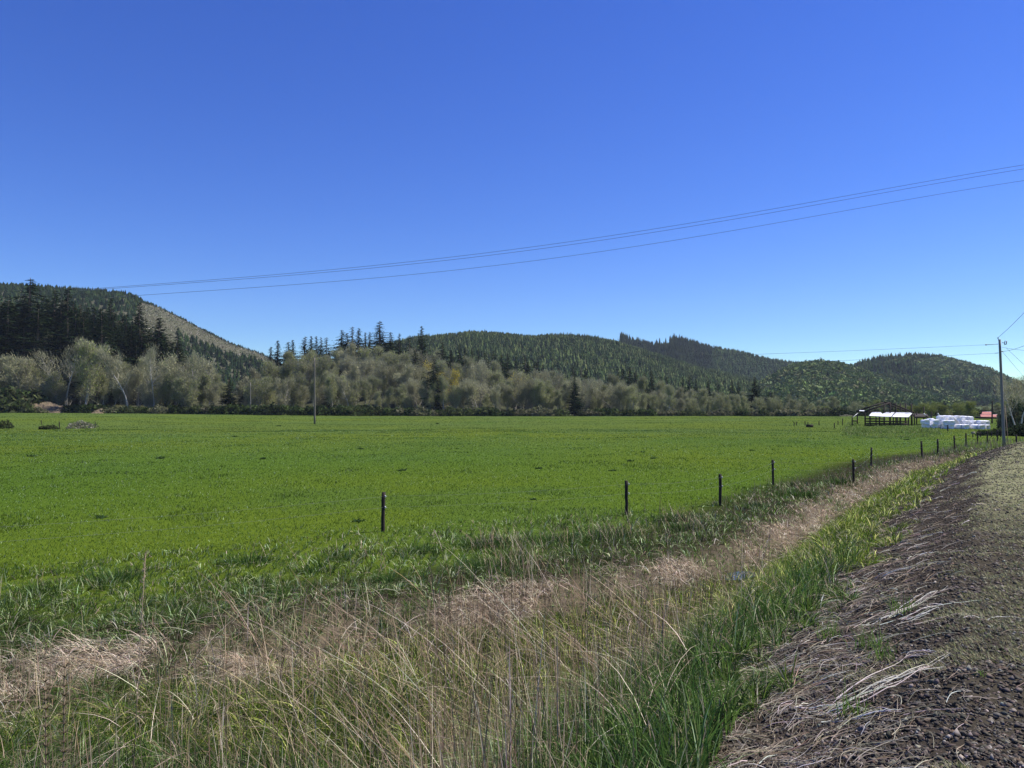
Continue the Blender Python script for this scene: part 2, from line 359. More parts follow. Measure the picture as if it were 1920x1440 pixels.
# tall dry stems with the pinkish look along the far ditch
X, Y = sample(70000, 17, 95); d, s = edge_dist(X, Y); q = d - ddry(s); bf = beyond_fence(X, Y)
m = (q > -.9) & (bf < .9) & (R.random(len(X)) < .10 + .75 * sstep(30, 60, Y)) & (X > 0) & (fbm(X, Y, 3, 51) > .38)
X, Y = X[m], Y[m]; n = len(X); P = np.stack([X, Y, hz(X, Y)], -1)
A_s.add(*blades(P, U(.35, .8, n), np.maximum(.006, .0006 * Y), U(0, 3.14, n), U(0, 6.28, n), U(.05, .5, n), palette([(.26, .20, .14), (.36, .29, .22), (.20, .15, .11), (.16, .17, .07)], [3, 2, 2, 2], n), 2))
# standing reeds in the ditch close to the camera
def reeds(N, x0, x1, d0, d1, h0, h1, dirm, dirs, l0, l1, cols, w0=.004, w1=.008, y1=16.0, thr=.36):
    X, Y = sample(N, 3.2, y1, x0, x1); d, s = edge_dist(X, Y); dd = ddry(s)
    m = (d > d0) & (d < dd + d1) & (vnoise(X, Y, .9, 61) > thr)
    X, Y = X[m], Y[m]; n = len(X); P = np.stack([X, Y, hz(X, Y) - .02], -1)
    A_s.add(*blades(P, U(h0, h1, n), np.maximum(U(w0, w1, n), .0008 * Y), R.normal(.9, .4, n), R.normal(dirm, dirs, n), U(l0, l1, n), palette(cols, [3, 2, 3, 1], n), 5, sag=1.15, droop=.2, wexp=.35))
RC = [(.25, .19, .12), (.38, .30, .20), (.15, .115, .075), (.58, .50, .38)]
reeds(4200, -.72, .30, 1.3, .5, .5, 1.05, 0, 3.1, .02, .3, RC)
reeds(2100, -.12, .34, 1.7, .8, .8, 1.4, 0, 3.1, .02, .28, RC)
reeds(1050, -.35, .34, 2.2, .8, .8, 1.5, 3.0, .5, .5, 1.25, RC)
reeds(1100, -.72, .2, 2.0, .4, .4, 1.0, 0, 3.1, .4, 1.3, RC)
reeds(260, -.62, .40, 2.0, .5, 1.2, 1.75, 0, 3.1, .03, .3, [(.13, .10, .07), (.2, .155, .11), (.10, .08, .055), (.3, .25, .18)], .006, .009, 11)
X, Y = sample(4500, 3.2, 15, -.72, .36); d, s = edge_dist(X, Y); m = (d > 1.0) & (d < ddry(s) + 1.2) & (fbm(X, Y, 1.1, 66) > .40); X, Y = X[m], Y[m]; n = len(X)
P = np.stack([X, Y, hz(X, Y) + U(.02, .30, n)], -1)
A_s.add(*blades(P, U(.15, .5, n), np.maximum(U(.004, .008, n), .0009 * Y), U(0, 3.14, n), U(0, 6.28, n), U(1.2, 2.6, n), palette(RC, [3, 3, 1, 2], n), 4, sag=1.2, droop=.33, wexp=.4))
# broad green blades right in front
X, Y = sample(40000, 3.0, 11.0, -.75, .5); d, s = edge_dist(X, Y); q = d - ddry(s)
m = (d > .55) & (q < .5) & (fbm(X, Y, .8, 71) > .40)
X, Y = X[m], Y[m]; n = len(X); P = np.stack([X, Y, hz(X, Y) - .02], -1)
A_g.add(*blades(P, U(.25, .60, n), U(.006, .014, n), U(0, 3.14, n), U(0, 6.28, n), U(.1, .8, n), palette([(.07, .135, .028), (.12, .20, .045), (.035, .075, .022), (.36, .44, .22), (.40, .33, .22)], [3, 2.2, 3, .6, .5], n), 5, sag=2.0, droop=.5, wexp=.55))
for tpx, ty in [(920, 1010), (960, 995), (1000, 1012), (640, 1042), (600, 1032), (1060, 985), (1130, 987), (1320, 990), (830, 1022), (440, 1040), (1250, 975), (1180, 1003), (720, 1065), (60, 1085), (1380, 950), (1490, 930), (900, 1045), (250, 1065), (1010, 1050), (1560, 905)]:
    tpx += random.uniform(-45, 45); ty += random.uniform(2, 48) * (tpx < 1250); sc2 = random.uniform(.5, 1.5); c_ = on_z(tpx, ty, .05); n = int(330 * sc2 ** 1.3); oo = R.normal(0, .22 * sc2, (n, 2)) * [1.5, 1]; X = c_[0] + oo[:, 0]; Y = c_[1] + oo[:, 1]; P = np.stack([X, Y, hz(X, Y) - .02], -1)
    A_g.add(*blades(P, U(.16, .42, n) * sc2 ** .4, np.maximum(.006, .0008 * Y), U(0, 3.14, n), np.arctan2(oo[:, 1], oo[:, 0]) + R.normal(0, .5, n), U(.2, 1.2, n), palette([(.05, .10, .022), (.075, .14, .028), (.03, .065, .018), (.30, .38, .17)], [3, 3, 3, .5], n), 4, droop=.45, sag=1.8, wexp=.6))
    n = 45 if c_[0] > -1 else 6; oo = R.normal(0, .4, (n, 2)); X = c_[0] + .3 + oo[:, 0]; Y = c_[1] + oo[:, 1]; P = np.stack([X, Y, hz(X, Y)], -1)
    A_s.add(*blades(P, U(.3, .8, n), np.maximum(.005, .0006 * Y), R.normal(.9, .4, n), U(0, 6.28, n), U(.1, .9, n), palette(RC, [3, 3, 1, 1], n), 4, sag=1.3, droop=.25, wexp=.4))
link('long_grass', A_g.me('long_grass', M_grass), kind='stuff', label='lush green grass on the ditch banks', cat='grass')
link('dry_reeds', A_s.me('dry_reeds', M_straw), kind='stuff', label='dry tan reeds and matted straw along the ditch', cat='reeds')
# short pasture grass
X, Y = sample(420000, 12, 130); bf = beyond_fence(X, Y)
m = (bf > -1.2) & ~((X > np.interp(Y, [60, 80, 130], [45, 60, 120])))
X, Y = X[m], Y[m]; n = len(X); P = np.stack([X, Y, hz(X, Y) - .02], -1)
tu = sstep(.6, .75, fbm(X, Y, 2.2, 81)); big = fbm(X, Y, 11, 82)
col = palette([(.068, .128, .013), (.045, .095, .010), (.095, .16, .022), (.36, .42, .22)], [5, 4, 3, 1.0], n, .3) * (1 - .22 * tu[:, None]) * [.95, .96, 1.1]  # the pale tone puts the sparkle of sunlit blade tips into the colour
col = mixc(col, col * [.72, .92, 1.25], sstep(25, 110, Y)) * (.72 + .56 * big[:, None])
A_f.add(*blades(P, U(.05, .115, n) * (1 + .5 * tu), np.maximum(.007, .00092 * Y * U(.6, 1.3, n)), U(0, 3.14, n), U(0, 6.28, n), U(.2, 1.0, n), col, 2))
X, Y = sample(130000, 115, 330)
m = ~(X > np.interp(Y, [60, 80, 130], [45, 60, 120]) * 1.0) | (Y > 150)
X, Y = X[m], Y[m]; n = len(X); P = np.stack([X, Y, hz(X, Y) - .02], -1)
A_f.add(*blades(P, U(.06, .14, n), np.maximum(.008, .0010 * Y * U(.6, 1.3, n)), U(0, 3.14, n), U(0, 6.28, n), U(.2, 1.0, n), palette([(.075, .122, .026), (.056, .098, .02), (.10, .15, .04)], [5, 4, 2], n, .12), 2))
link('pasture_grass', A_f.me('pasture_grass', M_grass), kind='stuff', label='short bright green grass covering the field', cat='grass')

# ------------------------------------------------------------------ verge: gravel, moss, straw litter
X, Y = sample(300000, 2.0, 60, -.1, .95); d, s = edge_dist(X, Y)
m = (d < 1.1) & (d > -2.1) & (R.random(len(X)) < np.interp(d, [-2.1, -1.2, -.6, .2, 1.1], [.5, .8, 1, 1, .4])); X, Y = X[m], Y[m]; n = len(X)
sz = np.maximum(R.gamma(1.7, .0058, n), .0011 * Y * U(.5, 1.1, n)); sz = np.minimum(sz, np.maximum(.022, .0016 * Y))
O = np.array([[1, 0, 0], [-1, 0, 0], [0, 1, 0], [0, -1, 0], [0, 0, 1], [0, 0, -1.]]); OT = np.array([[0, 2, 4], [2, 1, 4], [1, 3, 4], [3, 0, 4], [2, 0, 5], [1, 2, 5], [3, 1, 5], [0, 3, 5]])
V = O[None] * U(.5, 1.3, (n, 6))[..., None] * np.stack([U(.7, 1.4, n), U(.7, 1.3, n), U(.4, .9, n)], -1)[:, None] + R.normal(0, .25, (n, 6, 3))
a = U(0, 6.28, n); ca, sa = np.cos(a)[:, None], np.sin(a)[:, None]
V = np.stack([V[..., 0] * ca - V[..., 1] * sa, V[..., 0] * sa + V[..., 1] * ca, V[..., 2]], -1) * sz[:, None, None] + np.stack([X, Y, hz(X, Y)], -1)[:, None]
T = (OT[None] + np.arange(n)[:, None, None] * 6).reshape(-1, 3)
gcol = palette([(.066, .055, .043), (.115, .098, .078), (.036, .031, .025), (.24, .215, .18), (.09, .066, .046)], [5, 4, 3, 1.0, 2], n, .25)
link('gravel', mesh('gravel', V.reshape(-1, 3), T, None, np.repeat(gcol, 6, 0), M_stone), kind='stuff', label='dark crushed gravel on the road verge', cat='gravel')
A = Acc(); X, Y = sample(420000, 2.0, 75, -.1, .95); d, s = edge_dist(X, Y)
st = fbm(X * 1.0, Y * 1.0, .5, 91) + .12 * (vnoise(X + Y * .3, (Y - X * .6), .12, 95) - .5)
thr = np.interp(d, [-2.6, -1.9, -1.2, -.85, -.5, .8], [.30, .36, .42, .50, .66, .9]) + .10 * (1 - sstep(3.8, 5.2, Y)); m = (d < .8) & (d > -2.2) & (st > thr); X, Y = X[m], Y[m]; d = d[m]; st = st[m] - thr[m]; n = len(X)
P = np.stack([X, Y, hz(X, Y) - .005 + np.clip(st, 0, .12) * .25], -1)
A.add(*blades(P, U(.012, .035, n) * (1 + .03 * Y), np.maximum(.004, .0009 * Y), U(0, 3.14, n), R.normal(2.3, .7, n), U(.3, 1.4, n), palette([(.36, .35, .19), (.27, .28, .12), (.45, .43, .27), (.16, .20, .06)], [4, 3, 2, 1.5], n, .15), 1))
link('moss', A.me('moss', M_moss), kind='stuff', label='pale olive moss over the edge of the gravel', cat='moss')
def strands(P0, ln, ang, curve, wd, col, seg=7, lift=.02):
    n = len(P0); t = np.linspace(0, 1, seg + 1)[None]; aa = ang[:, None] + curve[:, None] * (t - .5)
    dx = np.cumsum(np.cos(aa), 1) * (ln / seg)[:, None]; dy = np.cumsum(np.sin(aa), 1) * (ln / seg)[:, None]
    x = P0[:, :1] + dx; y = P0[:, 1:2] + dy; z = hz(x, y) + .012 + lift * np.sin(t * math.pi) * U(0, 1, (n, 1)) + R.normal(0, .002, (n, seg + 1))
    C = np.stack([x, y, z], -1); sd = np.stack([-np.sin(aa), np.cos(aa), np.zeros_like(aa)], -1)
    hw = (wd[:, None] * .5 * (1 - .7 * t))[..., None]; dn = np.array([0, 0, 1.0]) * hw * 1.2
    V = np.stack([C - sd * hw - dn, C + dn, C + sd * hw - dn], 2).reshape(n, -1, 3); nv = 3 * (seg + 1); b = np.arange(n)[:, None] * nv; T = []
    for k in range(seg):
        for j in (0, 1):
            T += [b + np.array([[3 * k + j, 3 * k + j + 1, 3 * k + j + 4]]), b + np.array([[3 * k + j, 3 * k + j + 4, 3 * k + j + 3]])]
    return V.reshape(-1, 3), np.stack(T, 1).reshape(-1, 3), np.repeat(col, nv, 0)
A = Acc()
LT = [(.36, .31, .24), (.46, .42, .35), (.20, .165, .12), (.66, .63, .57)]
X, Y = sample(30000, 2.6, 26, -.15, .75); d, s = edge_dist(X, Y)
m = (d > -1.3) & (d < 1.4) & (R.random(len(X)) < np.interp(d, [-1.3, -.9, -.5, -.1, .4, .9, 1.4], [.015, .03, .10, .55, 1, .8, .2]) * np.interp(Y, [8, 14], [1, .35])); X, Y = X[m], Y[m]; n = len(X)
A.add(*strands(np.stack([X, Y], -1), U(.04, .30, n), R.normal(.9, 1.2, n), R.normal(0, .7, n), np.maximum(U(.0018, .0045, n), .0006 * Y), palette(LT, [4, 1.5, 6, .35], n), 6, .022))
for (x0, y0, x1, y1, k) in [(1520, 1395, 1780, 1290, 16), (1600, 1230, 1775, 1140, 13), (1700, 1330, 1785, 1285, 6), (1560, 1420, 1700, 1370, 5), (1690, 1250, 1775, 1180, 8), (1640, 1110, 1730, 1075, 6), (1700, 1060, 1760, 1020, 4), (1800, 1290, 1915, 1215, 2), (1690, 1260, 1840, 1200, 2), (1560, 1130, 1650, 1085, 7), (1480, 1380, 1600, 1330, 7)]:
    a0 = on_z(x0, y0, 1.75)[:2]; a1 = on_z(x1, y1, 2.0)[:2]; L = np.hypot(*(a1 - a0)); an = math.atan2(*(a1 - a0)[::-1])
    A.add(*strands(a0 + R.normal(0, .06, (k, 2)) + (a1 - a0) * U(0, .35, (k, 1)), L * U(.25, .85, k), R.normal(an, .16, k), R.normal(.05, .35, k), U(.003, .0055, k), palette(LT, [0, 2, 0, 4], k, .08), 12, .025))
link('straw_litter', A.me('straw_litter', M_straw), kind='stuff', label='bleached dead stems strewn between grass and gravel', cat='straw')

# small green tufts growing in the litter, one thing each
tuftspots = [(1690, 1205, 'yellow-green grass tuft growing in the straw litter, level with the long pale stalks'), (1630, 1262, 'narrow grass tuft in the litter just below the largest one'), (1600, 1400, 'tall thin green tuft at the bottom edge beside the long white stalk'), (1655, 1300, 'small grass tuft near the dark gravel, above the white stalk bundle'), (1840, 1308, 'tiny bright green weed alone on the dark gravel'), (1560, 1215, 'loose green tuft where the tall grass meets the litter')]
for px, y, lab in tuftspots:
    c = on_z(px, y + 18, 1.75 if px < 1750 else 2.05); c[2] = float(hz(c[0], c[1])); small = px > 1800
    n = 14 if small else 42; P = np.zeros((n, 3)); P[:, :2] = R.normal(0, .015 if small else .05, (n, 2))
    me_ = mesh('grass_tuft', *(lambda v, t, cc: (v, t, None, cc))(*blades(P, U(.03, .07, n) if small else U(.1, .27, n), np.full(n, .007), U(0, 3.14, n), U(0, 6.28, n), U(.2, 1, n), palette([(.15, .24, .05), (.10, .18, .04)], [1, 1], n), 4)), M_grass)
    link('grass_tuft', me_, loc=c, label=lab, cat='grass tuft', group='green tufts in the straw litter')

# tall individual stalks close to the camera
def stalk(px, ytop, Y, ln, lean, lab, head=False, whorl=False, dark=False):
    top = at_depth(px, ytop, Y); base = np.array([top[0] - lean, Y + .05, 0]); base[2] = min(float(hz(base[0], base[1])), top[2] - ln)
    H = top[2] - base[2]; root = bpy.data.objects.new('tall_stalk' if not whorl else 'whorled_stalk', None); COL.objects.link(root); root.location = base
    tag(root, lab, 'plant stalk')
    t = np.linspace(0, 1, 10); pts = np.stack([lean * t ** 1.6, -.05 * t, H * t], -1); mb = MB(); c = (.10, .08, .055) if dark else (.26, .2, .13)
    mb.tube(pts, np.linspace(.0024, .0012, 10), 5, c); link('stem', mb.me('stem', M_straw), root)
    if head:
        n = 340; tt = U(.72, 1.0, n); Pp = np.stack([np.interp(tt, t, pts[:, i]) for i in range(3)], -1); Pp += R.normal(0, 1, (n, 3)) * (.011 * (1.05 - tt) / .2)[:, None]
        v, tr, cc = blades(Pp, U(.01, .022, n), np.full(n, .004), U(0, 3.14, n), U(0, 6.28, n), U(.2, .8, n), palette([(.42, .34, .25), (.3, .22, .15)], [1, 1], n), 1)
        m2_ = MB(); m2_.add(v, tr, None, cc); m2_.tube(pts[6:], .0018, 5, (.34, .27, .18)); link('seed_head', m2_.me('seed_head', M_straw), root)
    if whorl:
        n = 1100; tt = U(.55, .985, n); tt = np.round(tt * 60) / 60; Pp = np.stack([np.interp(tt, t, pts[:, i]) for i in range(3)], -1)
        v, tr, cc = blades(Pp, U(.022, .04, n), np.full(n, .004), U(0, 3.14, n), U(0, 6.28, n), U(1.0, 1.6, n), palette([(.13, .115, .06), (.08, .075, .045), (.22, .17, .11)], [1, 1, 1], n), 2)
        m2_ = MB(); m2_.add(v, tr, None, cc); m2_.tube(pts[3:], .0026, 5, c); link('leaf_whorls', m2_.me('leaf_whorls', M_straw), root)
stalk(273, 1035, 3.6, .9, .10, 'tall stalk with a pale fluffy seed head rising alone at left', head=True)
stalk(122, 1235, 3.4, .6, .02, 'whorled horsetail stalk, tallest of the pair at lower left', whorl=True)
stalk(85, 1262, 3.5, .5, -.02, 'shorter whorled horsetail stalk left of the taller one', whorl=True)
stalk(1240, 845, 9.5, 1.6, .03, 'very tall dark thin stalk standing up against the field right of the second fence post', dark=True)
stalk(1448, 905, 9.5, 1.5, .05, 'tall dark stalk standing in front of the fourth fence post', dark=True)
stalk(1425, 1040, 6.0, 1.2, .22, 'long dark stalk leaning right among the green grass', dark=True)
stalk(395, 1110, 5.2, .9, -.16, 'tan dry stalk leaning left, with a forked top', dark=False)

# ------------------------------------------------------------------ wooded hillside behind the field
TOPY = [(-500, 540), (-200, 560), (0, 590), (100, 606), (200, 606), (300, 632), (350, 668), (400, 700), (440, 712), (500, 697), (560, 668), (620, 652), (700, 648), (800, 658), (900, 668), (1000, 690), (1100, 705), (1200, 714), (1300, 722), (1400, 742), (1500, 757), (1600, 768), (2200, 768)]
DS_, DR_ = 325.0, 440.0
def side_z(X, Y):
    px = CX + F * X / np.maximum(Y, 1); zr = np.maximum(CAMZ + (HOR - lerp_tab(px, TOPY)) / F * DR_ - 19, -1.5)
    t = sstep(DS_ - 8, DR_, Y); b = 1 - sstep(480, 640, Y)
    return zr * t * b + 1.5 * sstep(20, 230, -X) * b + (fbm(X, Y, 25, 7) - .5) * 2.5 * t * b - 2.0 * (1 - b) - .15 * (1 - sstep(DS_ - 4, DS_ + 6, Y))
pxs = np.linspace(-450, 2150, 300); dps = np.concatenate([np.linspace(DS_ - 9, 480, 60), np.linspace(490, 660, 12)])
PX, DP = np.meshgrid(pxs, dps); HX = (PX - CX) / F * DP
M_floor = mat('forest_floor', (.045, .05, .024), .95, noise=[(.12, 5, (.09, .085, .05), .45, .7), (.9, 4, (.03, .034, .016), .45, .8)], bump=(.8, .8, .8), spec=.05)
link('hillside', grid_mesh('hillside', HX, DP, side_z(HX, DP), M_floor), kind='structure', label='low wooded hillside behind the field')

# ------------------------------------------------------------------ far hills
def hill(name, sky, d0, dr, d1, mat_, label, px0, px1, amp=4, curve=1.0, nscale=90, o=0):
    def zf(X, Y):
        px = CX + F * X / np.maximum(Y, 1); zr = np.maximum(CAMZ + (HOR - lerp_tab(px, sky)) / F * dr, -4)
        t = np.clip((Y - d0) / (dr - d0), 0, 1) ** curve; t = t * .45 + (t * t * (3 - 2 * t)) * .55
        b = 1 - sstep(dr + 20, d1, Y) * .9
        return zr * t * b + (fbm(X, Y, nscale, o) - .5) * amp * 2 * np.sin(np.clip((Y - d0) / (dr - d0), 0, 1) * math.pi) - 3 * (1 - sstep(0, .04, t))
    P_, D_ = np.meshgrid(np.linspace(px0, px1, 220), np.concatenate([np.linspace(d0, dr + 20, 70), np.linspace(dr + 30, d1, 12)]))
    X = (P_ - CX) / F * D_
    link(name, grid_mesh(name, X, D_, zf(X, D_), mat_), kind='structure', label=label)
    return zf
M_hillgreen = mat('hill_undergrowth', (.035, .05, .022), .95, noise=[(.03, 5, (.055, .075, .03), .45, .7)], spec=.03)
M_clearcut = mat('clearcut_slope', (.085, .082, .05), .95, noise=[(.035, 5, (.07, .075, .04), .42, .62), (.28, 6, (.24, .225, .17), .55, .70), (.5, 4, (.03, .026, .02), .54, .72)], bump=(.3, 1, 2.0), spec=.03)
M_hilllight = mat('hill_meadow', (.06, .085, .03), .95, noise=[(.04, 5, (.09, .11, .045), .45, .7)], spec=.03)
SK_A = [(-400, 560), (-100, 525), (0, 537), (80, 541), (150, 546), (230, 552), (290, 573), (330, 592), (380, 619), (430, 644), (490, 665), (540, 690), (600, 725), (680, 763), (2000, 763)]
SK_C = [(300, 763), (560, 700), (700, 660), (780, 640), (850, 632), (880, 627), (930, 630), (1000, 637), (1030, 633), (1060, 634), (1110, 638), (1160, 648), (1230, 670), (1300, 692), (1400, 716), (1500, 740), (1580, 763), (2000, 763)]
SK_D = [(900, 763), (1020, 690), (1100, 655), (1165, 650), (1210, 654), (1265, 650), (1340, 657), (1400, 668), (1450, 681), (1500, 687), (1560, 702), (1620, 725), (1700, 763), (2300, 763)]
SK_E = [(1300, 763), (1400, 740), (1450, 715), (1480, 698), (1510, 690), (1540, 687), (1580, 692), (1640, 712), (1700, 738), (1760, 757), (1800, 763), (2300, 763)]
SK_F = [(1400, 763), (1520, 730), (1590, 703), (1620, 690), (1660, 681), (1700, 677), (1760, 679), (1800, 690), (1850, 704), (1900, 728), (1960, 752), (2050, 760), (2400, 763)]
zA = hill('clearcut_hill', SK_A, 640, 1100, 1500, M_clearcut, 'bare brown logged hill under dark forest at left', -500, 760, 6, o=1)
zC = hill('forest_hill', SK_C, 660, 1250, 1700, M_hillgreen, 'long dark forested hill in the middle distance', 380, 1620, 8, o=2)
zD = hill('distant_forest_hill', SK_D, 1300, 1700, 2200, M_hillgreen, 'farther forested hill behind the middle one', 980, 1760, 8, o=3)
zE = hill('light_green_hill', SK_E, 640, 1050, 1500, M_hilllight, 'low hill of light green deciduous trees', 1250, 1860, 6, o=4)
zF = hill('rounded_hill', SK_F, 900, 1400, 1900, M_hillgreen, 'rounded wooded hill at right', 1380, 2350, 10, o=5)

# forest cover of the far hills
def conifers_far(X, Y, Z, H, W, col):
    n = len(X); V = []; T = []; k = 6
    a = np.arange(k) * 2 * math.pi / k
    tiers = [(.05, .55, 1.0), (.32, .78, .72), (.58, 1.0, .42)]; nv = 0; vs = []; ts_ = []
    for (z0, z1, r) in tiers:
        rr = r * U(.55, 1.25, (n, k)); aa = a[None] + U(0, 1, (n, 1)); zz = z0 + U(-.06, .06, (n, k))
        ring = np.stack([X[:, None] + np.cos(aa) * rr * W[:, None], Y[:, None] + np.sin(aa) * rr * W[:, None], Z[:, None] + zz * H[:, None]], -1)
        apex = np.stack([X, Y, Z + z1 * H], -1)[:, None]; vs += [ring, apex]
        j = np.arange(k); ts_.append(np.stack([nv + j, nv + (j + 1) % k, np.full(k, nv + k)], -1)); nv += k + 1
    V = np.concatenate(vs, 1); T = np.concatenate(ts_)[None] + np.arange(n)[:, None, None] * nv
    return V.reshape(-1, 3), T.reshape(-1, 3), np.repeat(col, nv, 0)
def puffs_far(X, Y, Z, H, W, col, k=34):
    n = len(X); u = R.normal(0, 1, (n, k, 3)); u /= np.linalg.norm(u, axis=2)[..., None]; u[..., 2] = np.abs(u[..., 2]) * .9 - .15
    lump = 1 + .28 * np.sin(u[..., :1] * 5 + U(0, 6, (n, 1, 1))) * np.cos(u[..., 1:2] * 4)
    c = u * lump * U(.6, 1.0, (n, k, 1)); c = c * np.stack([W, W, H * .5], -1)[:, None] + np.stack([X, Y, Z + H * .45], -1)[:, None]
    s = (W * .30)[:, None, None, None] * R.normal(0, 1, (n, k, 3, 3)) * .8
    V = c[:, :, None] + s; T = np.arange(n * k * 3).reshape(-1, 3)
    cc = np.repeat(np.repeat(col, k, 0) * (1 + R.normal(0, .13, (n * k, 1))), 3, 0)
    return V.reshape(-1, 3), T, np.clip(cc, .005, 1)
DKG = [(.012, .022, .008), (.019, .033, .011), (.035, .050, .017), (.008, .014, .006)]
LTG = [(.155, .20, .065), (.13, .175, .055), (.175, .205, .08), (.10, .14, .045), (.16, .16, .08)]
def scatter(N, px0, px1, d0, d1, zf, sel=None):
    px = U(px0, px1, N); Y = np.sqrt(U(d0 ** 2, d1 ** 2, N)); X = (px - CX) / F * Y; Z = zf(X, Y)
    if sel is not None:
        m = sel(px, Y, X, Z); px, X, Y, Z = px[m], X[m], Y[m], Z[m]
    return px, X, Y, Z
def scr_y(Y, Z): return HOR - (Z - CAMZ) / Y * F
AF = Acc()
# hill A: conifers over the left and along the crest, clear-cut kept open
px, X, Y, Z = scatter(9000, -450, 620, 700, 1160, zA, lambda p, Y, X, Z: (scr_y(Y, Z) > 662 + .33 * (p - 480) + 14 * np.sin(p / 17)) & (p > 330) & (Y < 950) | (p < 262 - .30 * (scr_y(Y, Z) - 560) + 22 * (fbm(X, Y, 40, 3) - .5)))
n = len(X); AF.add(*conifers_far(X, Y, Z - 1, U(6, 10, n), U(2.4, 4, n), palette(DKG, [3, 3, 1, 3], n)))
px, X, Y, Z = scatter(420, 255, 600, 1070, 1110, zA); n = len(X)
AF.add(*conifers_far(X, Y, Z - 1, U(2.5, 5.5, n), U(1, 1.8, n), palette(DKG, [1, 1, 1, 1], n)))
# hill C
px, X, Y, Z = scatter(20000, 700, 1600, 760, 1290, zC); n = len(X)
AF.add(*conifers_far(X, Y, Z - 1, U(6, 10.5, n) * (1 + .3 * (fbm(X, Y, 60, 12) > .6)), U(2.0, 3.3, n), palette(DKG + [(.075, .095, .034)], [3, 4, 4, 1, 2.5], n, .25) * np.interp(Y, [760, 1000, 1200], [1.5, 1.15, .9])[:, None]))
# hill D: tall old stand along the crest at left, younger trees on the right
px, X, Y, Z = scatter(8000, 1090, 1680, 1330, 1740, zD); n = len(X)
old = ((px > 1160) & (px < 1335)) & (Y < 1725) & ~((px > 1225) & (px < 1255) & (Y > 1640))
rgt = px > 1330
hh = np.where(old & ~rgt, U(.75, 1.15, n) * np.where(px < 1225, 34 - .30 * (px - 1165), 31 - .25 * (px - 1262).clip(0)), U(9, 15, n)); k = ~((px > 1150) & (px < 1163) & (Y > 1600))
AF.add(*conifers_far(X[k], Y[k], Z[k] - 1, hh[k], np.where(old, U(4, 6, n), U(3.4, 5.2, n))[k], (palette(DKG, [3, 3, 2, 3], n) * np.where(old, .5, 1.35)[:, None])[k]))
# snag poles on the crest
AF.add(*conifers_far(*[np.array(v) for v in zip(*[(at_depth(p, 660, 1700)[0], 1700., float(zD(at_depth(p, 660, 1700)[0], 1700.))) for p in (1159, 1161.5, 1262)])], np.array([26., 18, 22]), np.array([.9, .8, 1.5]), palette(DKG, [1, 1, 1, 1], 3)))
# hill E: light green deciduous
px, X, Y, Z = scatter(3600, 1400, 1800, 660, 1080, zE); n = len(X)
AF.add(*puffs_far(X, Y, Z, U(7, 12, n), U(4, 6.5, n), palette(LTG, [4, 4, 2, 2, 1], n, .16), 46))
px, X, Y, Z = scatter(60, 1440, 1760, 660, 980, zE); n = len(X)
AF.add(*conifers_far(X, Y, Z, U(9, 16, n), U(3, 5, n), palette(DKG, [1, 1, 1, 1], n)))
# hill F: mixed
px, X, Y, Z = scatter(5200, 1560, 2300, 940, 1430, zF); n = len(X)
mix = fbm(X, Y, 110, 15) + .1 * (px > 1750) - .14 * ((px > 1620) & (px < 1720) & (scr_y(Y, Z) < 715)) - .10 * (px < 1680); dec = mix > .43
m = dec; AF.add(*puffs_far(X[m], Y[m], Z[m], U(12, 19, m.sum()), U(6, 10, m.sum()), palette(LTG, [4, 4, 2, 4, 1], m.sum(), .16) * .9, 56))
m = ~dec; AF.add(*conifers_far(X[m], Y[m], Z[m], U(12, 20, m.sum()), U(3.5, 5.5, m.sum()), palette(DKG, [3, 3, 2, 2], m.sum())))
px, X, Y, Z = scatter(700, 1590, 2000, 1370, 1405, zF); n = len(X)
AF.add(*conifers_far(X, Y, Z, U(6, 13, n), U(3.5, 5.5, n), palette(DKG, [3, 3, 2, 2], n)))
link('far_forest', AF.me('far_forest', M_far), kind='stuff', label='far-off forest covering the hills', cat='forest')
# logging slash on the clear-cut
px, X, Y, Z = scatter(9000, 250, 640, 780, 1110, zA, lambda p, Y, X, Z: scr_y(Y, Z) < 668 + .2 * (p - 400)); n = len(X)
V, T, C = blades(np.stack([X, Y, Z], -1), U(1.0, 3.6, n), U(.6, 1.6, n), U(0, 3.14, n), U(0, 6.28, n), U(.2, 1.6, n), palette([(.05, .045, .03), (.28, .25, .2), (.42, .38, .32), (.07, .085, .04)], [4, 2, 1, 3], n), 1)
link('logging_slash', mesh('logging_slash', V, T, None, C, M_far), kind='stuff', label='stumps and slash scattered over the logged slope', cat='slash')

